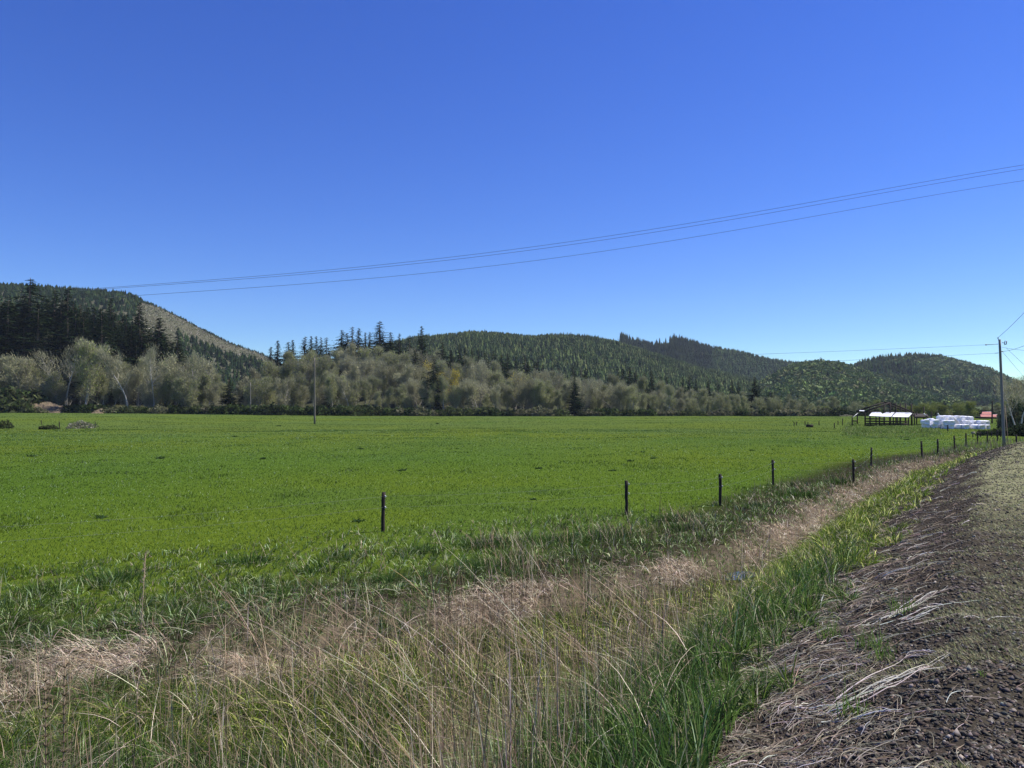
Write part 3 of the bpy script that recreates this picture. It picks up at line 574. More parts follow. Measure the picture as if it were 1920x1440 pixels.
# ------------------------------------------------------------------ trees of the treeline
def tree_conifer(seed, dense=1.0, ragged=.25, droop=.25, h0=.06, pw=.9):
    g = np.random.default_rng(seed); mb = MB()
    mb.tube([[0, 0, 0], [.003, 0, .5], [0, 0, 1.0]], [.018, .011, .001], 6, (.09, .075, .06)); trunk = mb.me('trunk', M_bark)
    P = []; D = []; S = []
    nt_ = int(46 * dense); zs = h0 + (1 - h0) * (np.arange(nt_) / nt_) ** .92
    for z in zs:
        Rr = .215 * (1 - z) ** pw * (1 + g.normal(0, ragged * .5)) + .004
        if z < .2: Rr *= .75 + z
        for _ in range(5 if z < .8 else 4):
            a = g.uniform(0, 6.28); L = Rr * g.uniform(.55, 1.18)
            k = max(4, int(L * 95)); t = np.linspace(.12, 1, k)
            x = np.cos(a) * L * t; y = np.sin(a) * L * t; zz = z - droop * L * t * 1.3 + .32 * L * t ** 2 + .012 * (1 - z)
            P.append(np.stack([x, y, zz], -1)); D.append(np.full(k, a)); S.append(.046 * (1.15 - .6 * t) * (1 - .72 * z))
    P = np.vstack(P); D = np.concatenate(D); S = np.concatenate(S); n = len(P)
    rep = 3; P = np.repeat(P, rep, 0) + g.normal(0, .004, (n * rep, 3)); D = np.repeat(D, rep) + g.choice([-1, 1], n * rep) * g.uniform(.3, 1.3, n * rep); S = np.repeat(S, rep)
    dv = np.stack([np.cos(D), np.sin(D), g.uniform(-.7, .15, n * rep)], -1) * S[:, None]
    sd = g.normal(0, 1, (n * rep, 3)); sd[:, 2] *= .5; sd /= np.linalg.norm(sd, axis=1)[:, None]; sd *= (S * .36)[:, None]
    V = np.stack([P - sd, P + sd, P + dv], 1); T = np.arange(n * rep * 3).reshape(-1, 3)
    c = np.array([.017, .030, .011]) * (1 + g.normal(0, .22, (n * rep, 1))); c = np.where(g.random((n * rep, 1)) < .08, [.06, .075, .035], c)
    c = np.clip(c, .006, 1)
    return trunk, mesh('crown', V.reshape(-1, 3), T, None, np.repeat(c, 3, 0), M_needle)
def tree_broad(seed, cols, wts, stems=1, spread=.30, z0=.25, nt=7000, leaf=.34, bark=(.30, .28, .25), round_=1.0, lsz=.017, matl=None, tsz=1.0):
    g = np.random.default_rng(seed); mb = MB(); tips = []
    def branch(p, d, L, r, lev):
        k = 4 if lev else 7; pts = [np.array(p, float)]; dd = np.array(d, float)
        for i in range(k):
            dd = dd + g.normal(0, .10 if lev == 0 else .2, 3) + np.array([0, 0, .08 * lev]); dd /= np.linalg.norm(dd); pts.append(pts[-1] + dd * L / k)
        pts = np.array(pts); mb.tube(pts, np.linspace(r, r * .35, k + 1), 5 if lev == 0 else 3, np.array(bark) * g.uniform(.8, 1.15), cap=False)
        if lev >= 1: tips.append(pts[1:])
        if lev < 2:
            nb = g.integers(9, 13) if lev == 0 else g.integers(4, 7)
            for _ in range(nb):
                t = g.uniform(z0 if lev == 0 else .25, 1.0); j = t * k; i = min(int(j), k - 1); q = pts[i] + (pts[i + 1] - pts[i]) * (j - i)
                a = g.uniform(0, 6.28); el = g.uniform(.45, 1.15); b = np.array([math.cos(a) * math.cos(el), math.sin(a) * math.cos(el), math.sin(el)])
                b = b * .8 + dd * .25; b /= np.linalg.norm(b)
                LL = (spread * g.uniform(.75, 1.2) * math.sin(math.pi * min(.95, .22 + t * .62)) ** .6 * (1.15 - .55 * t)) if lev == 0 else L * g.uniform(.35, .6)
                branch(q, b, LL, r * (.42 if lev == 0 else .5) * (1.1 - .5 * t), lev + 1)
    for s in range(stems):
        a = g.uniform(0, 6.28); tilt = 0 if stems == 1 else g.uniform(.08, .3)
        branch([.02 * math.cos(a) * (stems > 1), .02 * math.sin(a) * (stems > 1), 0], [math.cos(a) * tilt, math.sin(a) * tilt, 1], .86 * g.uniform(.85, 1.05), .0115, 0)
    tips = np.vstack(tips); nn = nt; base = tips[g.integers(0, len(tips), nn)] + g.normal(0, .032, (nn, 3)); ax = base * [1, 1, 0]
    out = base - np.array([0, 0, .42]); out /= np.linalg.norm(out, axis=1)[:, None] + 1e-6
    dv = out * .8 + g.normal(0, .35, (nn, 3)) + [0, 0, .55]; dv /= np.linalg.norm(dv, axis=1)[:, None]
    isl = g.random(nn) < leaf; L = np.where(isl, lsz * g.uniform(.7, 1.5, nn), .058 * tsz * g.uniform(.5, 1.3, nn)); W = np.where(isl, lsz * .5, .0028)
    sd = np.cross(dv, g.normal(0, 1, (nn, 3))); sd /= np.linalg.norm(sd, axis=1)[:, None]; sd *= W[:, None]
    V = np.stack([base - sd, base + sd, base + dv * L[:, None]], 1)
    ci = g.choice(len(cols), nn, p=np.array(wts) / sum(wts)); c = np.array(cols)[ci] * (1 + g.normal(0, .15, (nn, 1)))
    c = np.where(isl[:, None], c, np.array([.29, .285, .18]) * (1 + g.normal(0, .2, (nn, 1)))); c = np.clip(c, .01, 1)
    return mb.me('trunk', M_bark), mesh('crown', V.reshape(-1, 3), np.arange(nn * 3).reshape(-1, 3), None, np.repeat(c, 3, 0), matl or M_leaf)
OLV = [(.25, .295, .085), (.35, .385, .13), (.17, .21, .06), (.42, .43, .20)]
GRY = [(.35, .335, .19), (.44, .42, .26), (.25, .245, .13), (.27, .31, .12)]
YEL = [(.72, .56, .06), (.58, .48, .06), (.36, .32, .08)]
WIL = [(.19, .23, .05), (.15, .19, .05), (.24, .26, .07)]
CON = [tree_conifer(100 + i, dense=[1, 1, 1.1, .85, .9, .8][i], ragged=[.2, .35, .3, .6, .5, .9][i], droop=[.2, .35, .3, .5, .1, .45][i], pw=[.85, .75, .65, .6, .8, .7][i]) for i in range(6)]
ALD = [tree_broad(200 + i, OLV, [4, 3, 3, 1], stems=[1, 2, 3, 1, 2, 1][i], spread=[.27, .3, .3, .33, .26, .3][i], z0=[.1, .08, .05, .16, .1, .05][i], bark=(.40, .38, .33)) for i in range(6)]
ALG = [tree_broad(230 + i, GRY, [4, 2, 3, 2], stems=[1, 2, 4, 3][i], spread=[.32, .3, .36, .38][i], z0=.07, leaf=.3, bark=[(.36, .33, .29), (.33, .30, .27), (.27, .25, .22), (.27, .25, .21)][i]) for i in range(4)]
MAP = [tree_broad(250 + i, YEL, [3, 3, 2], stems=2, spread=.28, z0=.15, leaf=.7, nt=4200, lsz=.016) for i in range(2)]
BARE = [tree_broad(260 + i, GRY, [1, 1, 1, 1], stems=[1, 2][i], spread=.27, z0=.3, leaf=.03, nt=2200, bark=(.46, .43, .38)) for i in range(2)]
WLW = [tree_broad(270 + i, WIL, [3, 3, 2], stems=4, spread=.42, z0=.08, leaf=.8, nt=6500, lsz=.026) for i in range(2)]
def bush_mesh(seed, cols, nt=1500, lsz=.09, h=.75):
    g = np.random.default_rng(seed); u = g.normal(0, 1, (nt, 3)); u /= np.linalg.norm(u, axis=1)[:, None]; u[:, 2] = np.abs(u[:, 2])
    r = g.uniform(.5, 1, nt) ** .5 * (1 + .25 * np.sin(u[:, 0] * 6 + seed) * np.cos(u[:, 1] * 5)); c = u * r[:, None] * [1, 1, h]
    V = c[:, None] + g.normal(0, lsz, (nt, 3, 3)); ci = g.integers(0, len(cols), nt); cc = np.array(cols)[ci] * (1 + g.normal(0, .2, (nt, 1)))
    mb = MB()
    for _ in range(9):
        a = g.uniform(0, 6.28); mb.tube([[0, 0, 0], [math.cos(a) * .3, math.sin(a) * .3, .35], [math.cos(a) * .6, math.sin(a) * .6, .5 * h + .2]], [.02, .012, .005], 3, (.1, .08, .06))
    return mb.me('stems', M_bark), mesh('foliage', V.reshape(-1, 3), np.arange(nt * 3).reshape(-1, 3), None, np.repeat(np.clip(cc, .01, 1), 3, 0), M_leaf)
BUS = [bush_mesh(300, [(.05, .075, .025), (.07, .10, .03), (.035, .05, .02)]), bush_mesh(301, [(.06, .09, .03), (.10, .12, .045), (.05, .06, .03)]), bush_mesh(302, [(.13, .14, .07), (.17, .16, .1), (.09, .1, .05)]), bush_mesh(303, [(.03, .045, .02), (.04, .055, .022), (.02, .03, .015)])]
PALE = bush_mesh(310, [(.26, .24, .17), (.36, .33, .27), (.14, .16, .08), (.1, .12, .05)], 1500, .045, .6)
protos = {}
def plant(name, kind, meshes, loc, H, W, rz, label, cat, group=None):
    """first one is built, the others are copies of it and of its parts sharing mesh data"""
    key = (name, id(meshes))
    if key not in protos:
        r = bpy.data.objects.new(name, None); COL.objects.link(r)
        a = link(meshes[0].name.split('.')[0], meshes[0], r); b = link(meshes[1].name.split('.')[0], meshes[1], r); protos[key] = (r, a, b)
    else:
        r0, a0, b0 = protos[key]; r = r0.copy(); COL.objects.link(r)
        for q in (a0, b0):
            c = q.copy(); COL.objects.link(c); c.parent = r
        if 'group' in r: del r['group']
    r.location = loc; r.rotation_euler = (0, 0, rz); r.scale = (W, W, H)
    tag(r, label, cat, group); return r
def gz(X, Y):
    return float(side_z(np.array(X), np.array(Y))) if Y > DS_ - 8 else float(hz(np.array([X]), np.array([Y]))[0])
def px_tree(name, kind, meshes, px, ytop, Y, label, cat, group=None, wf=1.0, ybase=None):
    top = at_depth(px, ytop, Y); z0 = gz(top[0], Y) if ybase is None else at_depth(px, ybase, Y)[2]
    H = max(top[2] - z0, 1.5); return plant(name, kind, meshes, (top[0], Y, z0 - .2), H, H * wf, random.uniform(0, 6.28), label, cat, group)
# --- conifers you can single out: px, top y, depth, width factor, variant, label
CL = [(57, 520, 372, 1.15, 3, 'tallest ragged dark spruce of the left wood, its crown breaking the sky'), (18, 562, 365, 1.3, 1, 'broad dark spruce at the left edge of the photo'), (103, 541, 385, .9, 3, 'twin-topped dark conifer right of the tallest spruce'), (128, 538, 380, .85, 1, 'slim pointed conifer whose tip meets the left ends of the power cables'), (208, 557, 400, .8, 4, 'narrow conifer standing against the left crest of the logged hill'), (262, 565, 395, .9, 1, 'pointed dark conifer just left of the bare logged slope'), (299, 594, 372, 1.35, 0, 'wide dark fir right in front of the bare logged slope'), (191, 597, 348, 1.2, 2, 'short dark bushy conifer among bare alders in the left wood'),
      (508, 649, 436, .8, 1, 'leftmost spruce of the middle ridge, beside the foot of the logged hill'), (521, 637, 438, .8, 0, 'slim spruce second from the left on the middle ridge'), (541, 640, 438, .85, 2, 'left one of the two close spruces left of the tall pole'), (549, 636, 441, .8, 0, 'right one of the two close spruces left of the tall pole'), (572, 630, 434, 1.0, 1, 'spruce on the ridge just left of the tall pole top'), (584, 629, 440, .8, 0, 'spruce on the ridge directly above the tall pole'), (593, 629, 441, .7, 4, 'thin spruce on the ridge just right of the tall pole'), (602, 631, 441, .6, 1, 'small thin spruce in the row right of the tall pole'), (612, 631, 437, .9, 5, 'last spruce before the gap in the ridge row'),
      (641, 617, 440, 1.0, 3, 'first spruce of the higher cluster on the middle ridge'), (651, 623, 442, .8, 2, 'short spruce inside the higher ridge cluster'), (661, 611, 440, .8, 5, 'tall thin spruce inside the higher ridge cluster'), (673, 614, 438, .95, 0, 'dense spruce inside the higher ridge cluster'), (685, 622, 441, .7, 4, 'slim spruce at the right end of the higher cluster'), (693, 621, 442, .8, 5, 'ragged spruce left of the biggest ridge spruce'), (712, 601, 434, 1.15, 1, 'biggest broad spruce standing up from the middle ridge'), (733, 622, 439, .9, 2, 'spruce right of the biggest ridge spruce'), (749, 624, 441, .65, 4, 'thin spruce midway between the two tallest ridge spruces'), (768, 627, 438, .8, 5, 'small spruce just left of the narrow tall one'), (791, 610, 430, .8, 0, 'narrow tall spruce at the right end of the ridge row'),
      (779, 655, 360, .85, 2, 'dark narrow spruce below the ridge, left of the front spruce'), (814, 664, 327, .95, 3, 'tall ragged dark spruce at the field edge beside the yellow maple'), (1077, 703, 323, 1.05, 2, 'lone dark spruce standing at the middle of the field edge'), (1140, 706, 395, .8, 0, 'small spruce alone among alders, right of the lone dark spruce'), (430, 706, 338, 1.15, 2, 'dark column of a conifer at the gap left of the short pole'), (623, 716, 334, 1.5, 5, 'stubby broken dark conifer right of the tall pole'), (1415, 705, 340, 1.25, 2, 'broad dark spruce near the right end of the wood'), (1008, 678, 372, 1.1, 1, 'drooping dark spruce right of the golden maple'), (1444, 725, 350, .9, 3, 'thin dark spruce right of the broad one near the end of the wood'), (455, 722, 345, 1.0, 5, 'dark ragged conifer behind the short grey pole'), (1124, 712, 400, .55, 5, 'tiny conifer poking out between alders')]
for px, yt, Y, wf, v, lab in CL: px_tree('conifer_tree', 0, CON[v], px, yt, Y, lab, 'conifer', None, wf * (1.9 if px < 340 or Y > 345 else 1.3))
# --- the mass of conifers behind
AUTO = []
def seg_label(px, kinds):
    segs = [(140, 'in the tall dark wood at far left'), (345, 'left of the bare logged slope'), (500, 'in the gap below the logged hill'), (640, 'behind the tall lone pole'), (820, 'on the rise below the ridge spruces'), (1000, 'around the golden maples'), (1200, 'in the middle of the far treeline'), (1360, 'right of centre along the treeline'), (1900, 'at the low right end of the treeline')]
    for lim, tx in segs:
        if px < lim: return f'{kinds} {tx}', f'{kinds}s {tx}'
    return f'{kinds} at the treeline', f'{kinds}s at the treeline'
for i in range(84):
    px = random.uniform(-60, 335); Y = random.uniform(358, 430); yt = lerp_tab(px, [(-60, 560), (0, 555), (90, 560), (150, 563), (330, 628)]) + random.uniform(0, 70)
    l, g = seg_label(px, 'dark dense conifer'); AUTO.append(px_tree('conifer_tree', 0, CON[random.choice([0, 1, 2, 3])], px, yt, Y, l, 'conifer', g, random.uniform(1.8, 2.5)))
for px in list(range(-20, 325, 13)):
    yt = lerp_tab(px, [(-20, 562), (0, 562), (57, 556), (128, 560), (200, 576), (262, 590), (300, 612), (330, 650)]) + random.uniform(0, 16); Y = random.uniform(376, 420)
    l, g = seg_label(px, 'dark dense conifer'); AUTO.append(px_tree('conifer_tree', 0, CON[random.choice([1, 2, 3])], px + random.uniform(-5, 5), yt, Y, l, 'conifer', g, random.uniform(1.7, 2.2)))
for px, yt in [(830, 640), (845, 655), (862, 643), (872, 650), (885, 655), (897, 652), (910, 660), (925, 657), (940, 664), (952, 662), (967, 668), (985, 664), (1003, 676), (1018, 682), (893, 668), (915, 672), (870, 668), (935, 676), (958, 680), (1048, 688), (1035, 682), (1168, 690), (1180, 686), (1192, 694), (1208, 697), (1222, 695), (1238, 704), (1280, 705), (1293, 703), (1305, 709), (1328, 712), (1345, 716), (1372, 712), (1384, 716), (1160, 696), (1250, 706), (848, 662), (990, 676), (1075, 684), (1098, 688)]:
    l, g = seg_label(px, 'dark mid-height conifer'); Y = random.uniform(400, 455)
    AUTO.append(px_tree('conifer_tree', 0, CON[random.choice([0, 1, 2, 5])], px, yt, Y, l, 'conifer', g, random.uniform(1.3, 1.9)))
# --- broadleaf trees in rows, front to back
def broad_rows():
    rows = [(331, -60, 1580, 21, 13, 19), (350, -60, 1560, 23, 17, 22), (374, -60, 1500, 25, 17, 23), (402, -60, 1420, 28, 16, 22), (432, 300, 1340, 31, 15, 19)]
    for ri, (Y0, a, b, stp, h0, h1) in enumerate(rows):
        px = a + random.uniform(0, 10)
        while px < b:
            Y = Y0 + random.uniform(-7, 7); X = (px - CX) / F * Y; H = random.uniform(h0, h1)
            H *= float(np.interp(px, [850, 1050, 1200, 1400, 1560], [1, .9, .78, .56, .42]))
            if 405 < px < 470: H *= .72
            if px < 320 and ri > 2: px += stp * 1.5; continue
            if 400 < px < 445 and ri < 2: px += stp; continue
            if 825 < px < 1070 and ri > 2: px += stp; continue
            H *= random.choice([.8, 1, 1, 1.12])
            z = gz(X, Y)
            r = random.random(); warm = .45 if 640 < px < 1000 else .25
            if px < 330: warm = .5
            if px > 1100: warm = .12
            if r < warm: ms, kd = random.choice(ALG), 'bare grey-brown alder'
            elif r < warm + .02: ms, kd = BARE[0], 'leafless pale-stemmed tree'
            else: ms, kd = random.choice(ALD), 'olive-green budding alder'
            l, g = seg_label(px, kd + ('', '', ' higher up the slope', ' higher up the slope', ' higher up the slope')[ri])
            g = g.replace(' higher up the slopes', 's higher up the slope')
            AUTO.append(plant('broadleaf_tree', 1, ms, (X, Y, z - .3), H, H * random.uniform(.8, 1.25), random.uniform(0, 6.28), l, 'tree', g))
            px += stp * random.uniform(.7, 1.3)
broad_rows()
SL = [(62, 652, 329, 1.2, ALG[1], 'pale bare alder clump above the eroded bank at left'), (118, 640, 330, 1.2, BARE[1], 'forked pale-trunked alder right of the eroded bank'), (160, 637, 328, 1.1, ALD[1], 'large pale olive alder with several white trunks in the left wood'), (243, 640, 326, .9, BARE[0], 'tall white-trunked leafless alder in front of dark conifers'), (286, 648, 329, .9, BARE[1], 'second white-trunked alder right of the tallest one'), (350, 662, 332, 1.15, ALG[2], 'bare alder thicket tree below the logged slope'), (396, 692, 332, 1.0, ALD[3], 'pale olive alder at the left side of the dark gap'),
      (840, 680, 331, .85, MAP[0], 'bright yellow-leaved maple right beside the tall ragged spruce'), (966, 690, 352, 1.0, MAP[1], 'golden maple in the middle of the treeline'), (617, 694, 352, .9, MAP[0], 'small yellowish maple above the stubby broken conifer'), (797, 665, 372, .9, MAP[1], 'yellow-green maple behind the tall ragged spruce'), (896, 705, 328, 1.3, ALG[3], 'wide rounded grey-brown tree at the field edge right of the yellow maple'), (655, 695, 330, .8, BARE[0], 'dead white-limbed tree right of the stubby broken conifer'), (1012, 718, 327, 1.1, ALD[2], 'round olive tree left of the lone dark spruce'), (1160, 715, 329, 1.3, ALG[3], 'spreading grey alder right of the lone dark spruce'), (1490, 752, 330, 1.2, ALG[2], 'low twiggy bare tree at the right end of the treeline')]
for px, yt, Y, wf, ms, lab in SL: px_tree('broadleaf_tree', 1, ms, px, yt, Y, lab, 'tree', None, wf)
# --- the low right end of the treeline and the willows behind the shed
for i, (px, yt, Y, wf, ms, lab) in enumerate([(1718, 757, 250, 1.5, WLW[0], 'yellow-green willow right behind the open barn'), (1745, 753, 262, 1.6, WLW[1], 'yellow-green willow between barn and bale stack'), (1772, 757, 255, 1.5, WLW[0], 'low yellow-green willow behind the left half of the bale stack'), (1803, 753, 250, 1.3, WLW[1], 'willow behind the middle of the bale stack'), (1824, 750, 240, 1.25, WLW[0], 'tallest yellow-green willow behind the right half of the bale stack'), (1695, 760, 300, 1.5, WLW[1], 'low willow seen through the barn frame')]):
    px_tree('willow_tree', 1, ms, px, yt, Y, lab, 'willow', None, wf)
BL = 0
for px, yt, Y, wf in [(1385, 768, 322, 1.5), (1410, 762, 326, 1.4), (1432, 757, 330, 1.4), (1520, 758, 345, 1.5), (1545, 760, 350, 1.5), (1570, 759, 345, 1.5), (1590, 762, 352, 1.5), (1612, 758, 350, 1.5), (1637, 760, 352, 1.5), (1660, 756, 356, 1.4), (1680, 758, 352, 1.5), (1468, 757, 335, 1.3), (1530, 749, 380, 1.2), (1600, 750, 390, 1.2), (1645, 748, 390, 1.2), (1560, 751, 390, 1.2), (1850, 758, 330, 1.4), (1868, 756, 330, 1.4), (1890, 750, 330, 1.3), (1700, 757, 350, 1.3)]:
    l, g = seg_label(px, 'low pale green tree'); AUTO.append(px_tree('broadleaf_tree', 1, random.choice(ALD + WLW[:1]), px, yt, Y, l, 'tree', g, wf))
# --- hedge and brambles at the foot of the wood
def hedge(px0, px1, Y0, h0, h1, vs, wts, stp, lab, grp, cat='bush', nm='bush'):
    px = px0
    while px < px1:
        Y = Y0 + random.uniform(-2, 2); X = (px - CX) / F * Y; H = random.uniform(h0, h1) * 1.5; ms = random.choices(vs, wts)[0]
        AUTO.append(plant(nm, 2, ms, (X, Y, float(hz(np.array([X]), np.array([Y]))[0]) - .1), H / .8, H * random.uniform(1.0, 1.7), random.uniform(0, 6.28), lab, cat, grp)); px += stp * random.uniform(.6, 1.3)
hedge(128, 420, 319, 1.2, 2.6, BUS, [2, 3, 2, 2], 13, 'low dark bramble bush at the foot of the left wood', 'brambles at the foot of the left wood')
hedge(405, 700, 317, 1.6, 2.8, BUS, [4, 4, 1, 1], 10, 'low green bramble bush in the hedge around the two poles', 'brambles around the two poles')
hedge(700, 1060, 319, 1.1, 2.6, BUS, [3, 3, 3, 1], 14, 'low bush at the field edge left of the lone dark spruce', 'bushes left of the lone dark spruce')
hedge(1100, 1480, 319, .9, 2.2, BUS, [3, 3, 3, 1], 15, 'low bush at the field edge right of the lone dark spruce', 'bushes right of the lone dark spruce')
hedge(1480, 1900, 322, 1.0, 2.4, BUS, [3, 3, 3, 2], 16, 'low bush on the field edge behind the open barn', 'bushes behind the open barn')
hedge(62, 80, 309, 1.0, 1.6, [BUS[2], BUS[1]], [2, 2], 11, 'low green bush in front of the eroded bank', 'bushes in front of the eroded bank')
hedge(-60, 40, 318, 3.5, 6.5, [BUS[2], BUS[1]], [2, 2], 14, 'pale olive bush left of the eroded bank', 'bushes left of the eroded bank')
px_tree('bush', 2, BUS[3], 1534, 769, 318, 'round dark green bush alone at the far field edge left of the barn', 'bush', None, 1.0)
px_tree('bush', 2, PALE, 1587, 776, 316, 'pale whitish bush at the field edge left of the barn', 'bush', None, 1.6)
px_tree('bush', 2, BUS[3], 1557, 776, 316, 'small dark bush right of the round dark one', 'bush', None, 1.2)

# ------------------------------------------------------------------ built objects
def H(x, y): return float(hz(np.array([x]), np.array([y]))[0])
def ghit(px, y):
    z = 0.
    for _ in range(8): p = on_z(px, y, z); z = .5 * z + .5 * H(p[0], p[1])
    return np.array([p[0], p[1], H(p[0], p[1])])
def empty(name, loc, label, cat, group=None):
    o = bpy.data.objects.new(name, None); COL.objects.link(o); o.location = loc; tag(o, label, cat, group); return o
# eroded earth bank at the foot of the left wood
M_earth = mat('bare_earth', (.17, .13, .085), .95, noise=[((.9, .9, 1.4), 5, (.12, .10, .06), .50, .62), ((.4, .4, .4), 4, (.10, .12, .05), .56, .66), (4, 4, (.25, .20, .145), .58, .8)], bump=(1.2, 1, .8), spec=.05)
def bank(px0, px1, h, lab):
    x0 = (px0 - CX) / F * 314; x1 = (px1 - CX) / F * 314; u, v = np.meshgrid(np.linspace(0, 1, 60), np.linspace(0, 1, 26))
    X = x0 + (x1 - x0) * u; Y = 311 + 12 * v; base = hz(X, np.full_like(X, 312.))
    Z = base - .2 + h * np.sin(np.pi * np.clip(u, 0, 1)) ** .55 * sstep(0, .5, v + .10 * (vnoise(X, X * 0, 2.5, 4) - .5)) * (.8 + .4 * vnoise(X, Y, 3, 5)) + (fbm(X, Z0 := Y * 3, 1.6, 7) - .5) * .9 * sstep(.05, .2, v)
    link('earth_bank', grid_mesh('earth_bank', X, Y, Z, M_earth), kind='structure', label=lab)
bank(-60, 125, 4.9, 'eroded tan earth bank at the far left edge of the field'); bank(174, 196, 2.4, 'small bare earth scar right of the eroded bank')

# wire fence along the near side of the field
fence = empty('wire_fence', (FX[1], FY[1], 0), 'dark wooden post and wire fence running between the field and the ditch', 'fence')
fo = np.array([FX[1], FY[1], 0])
def post_mesh(h, r, sd_, tiltx=0):
    g = np.random.default_rng(sd_); mb = MB(); z = np.linspace(-.4, h, 7); mb.tube(np.stack([tiltx * (z / h) + g.normal(0, .004, 7), g.normal(0, .004, 7), z], -1), r * g.uniform(.92, 1.06, 7), 9); return mb.me('fence_post', M_darkwood, col=False)
tops = []
for i, (x, y) in enumerate(zip(FX, FY)):
    zg = H(x, y); hgt = 1.23 - zg; r = .058 if i < 7 else .07
    p = link('fence_post', post_mesh(hgt, r, 400 + i, random.uniform(-.03, .03)), fence, (x - fo[0], y - fo[1], zg))
    tops.append(np.array([x, y, zg]))
    if i < 7:
        mb = MB()
        for hh in (.12, .45): mb.tube([[r + .0, -.02, hgt - hh - .03], [r + .035, -.02, hgt - hh], [r + .0, -.02, hgt - hh + .03]], .017, 6)
        link('insulator', mb.me('insulator', M_white, col=False), p)
for hh in (.12, .45):
    mb = MB()
    for a, b in zip(tops[:-1], tops[1:]):
        za, zb = 1.23 - hh, 1.23 - hh; t = np.linspace(0, 1, 8)
        P = np.stack([a[0] + (b[0] - a[0]) * t + .09, a[1] + (b[1] - a[1]) * t, za + (zb - za) * t - .08 * np.sin(t * math.pi)], -1) - fo
        mb.tube(P, .0021, 4)
    link('wire', mb.me('wire', M_wire, col=False), fence)
# posts beyond the corner near the utility pole
cf = empty('corner_fence', ghit(1859, 824), 'short row of dark fence posts close to the utility pole at right', 'fence'); co = np.array(cf.location)
for i, (px, y0, y1) in enumerate([(1838, 810, 820), (1859, 808, 819), (1869, 806, 816), (1905.5, 815, 829), (1824, 809, 822), (1876, 805, 812)]):
    D = 98 if px < 1890 else 70; t = at_depth(px, y0, D); zg = H(t[0], D) - .2
    link('fence_post', post_mesh(t[2] - zg, .07, 450 + i), cf, (t[0] - co[0], D - co[1], zg - co[2]))
t = at_depth(1824.5, 811.5, 97); mb = MB(); mb.box((0, 0, 0), (.5, .06, .27)); link('board', mb.me('board', M_wood, col=False), cf, t - co)
# posts left of the barn, with trough
pf = empty('paddock_fence', ghit(1535, 799), 'sparse row of thin dark posts in the field left of the open barn', 'fence'); po = np.array(pf.location)
for i, (px, y0, y1) in enumerate([(1489, 790.6, 798), (1493.2, 790.8, 798), (1509.5, 789.4, 797.5), (1515, 791.5, 798.5), (1535.7, 789.2, 797.5), (1564.4, 792.5, 803), (1571.3, 789.2, 796.5), (1579.8, 784.5, 797.5), (1597.5, 789, 797)]):
    b = ghit(px, y1); t = at_depth(px, y0, b[1]); link('fence_post', post_mesh(t[2] - b[2], .085, 500 + i), pf, b - po)
b = ghit(1518, 801); tr = empty('water_trough', b, 'low black water trough in the field left of the open barn', 'trough')
mb = MB()
for sx, sy, cx_, cy_ in [(1.15, .06, 0, -.3), (1.15, .06, 0, .3), (.06, .54, -.545, 0), (.06, .54, .545, 0)]: mb.box((cx_, cy_, .27), (sx, sy, .5))
mb.box((0, 0, .06), (1.0, .5, .06)); link('tub', mb.me('tub', M_darkwood, col=False), tr)
mb = MB(); mb.box((0, 0, .40), (1.0, .5, .01)); link('water_surface', mb.me('water_surface', M_water, col=False), tr)
# posts and shrub out in the field at left
for px, y0, y1, lab in [(78, 788.5, 796, 'small leaning post at far left, farthest of the three in the field'), (112, 790, 803.5, 'middle dark post standing alone in the field left of the pale shrub'), (179, 790, 801, 'leaning post right of the pale shrub in the field')]:
    b = ghit(px, y1); t = at_depth(px - 1, y0, b[1]); link('field_post', post_mesh(t[2] - b[2], .07, int(px), -.1), loc=b, label=lab, cat='post')
def field_bush(px, y0, y1, wpx, ms, lab):
    b = ghit(px, y1); t = at_depth(px, y0, b[1]); h = t[2] - b[2]; W = wpx / F * b[1] / 2; plant('bush', 2, ms, b - [0, 0, .05], h / .8, W, .5, lab, 'bush')
field_bush(152, 785, 803, 48, PALE, 'pale whitish bramble shrub standing in the field at left'); field_bush(6, 789, 803, 34, BUS[1], 'dark green bramble clump in the field at the left edge')
field_bush(92, 797, 805, 34, BUS[1], 'low green weeds at the foot of the two left field posts')
field_bush(1912, 798, 816, 62, BUS[3], 'dark green hedge bush right of the utility pole'); field_bush(1880, 803, 816, 40, BUS[0], 'dark hedge bush just left of the utility pole foot')
field_bush(1850, 806, 816, 36, BUS[0], 'low bush behind the corner fence posts'); field_bush(1948, 796, 818, 60, BUS[3], 'dark hedge bush at the right frame edge')

# ---- utility poles and cables
def upole(px0, y0, px1, y1, D, r0, r1, lab, nm='utility_pole', m=M_wood):
    t = at_depth(px0, y0, D); b = at_depth(px1, y1, D); zg = min(b[2], H(b[0], D)) - .3; root = empty(nm, (b[0], D, zg), lab, 'utility pole')
    k = np.linspace(0, 1, 9)[:, None]; pts = (t - [b[0], D, zg]) * k; mb = MB(); mb.tube(pts, np.linspace(r0, r1, 9), 12); link('shaft', mb.me('shaft', m, True, col=False), root)
    return root, t, np.array([b[0], D, zg])
pr, tR, bR = upole(1874.3, 636.5, 1882.5, 821, 75, .145, .105, 'tall weathered grey utility pole with cables beside the verge at right')
T = tR - bR
mb = MB(); mb.tube([T + [-.12, 0, -.1], T + [-.15, 0, .12]], .025, 6); mb.tube([T + [-.16, 0, .10], T + [-.16, 0, .17], T + [-.16, 0, .2]], [.06, .075, .03], 8)
link('top_insulator', mb.me('top_insulator', M_steel, col=False), pr)
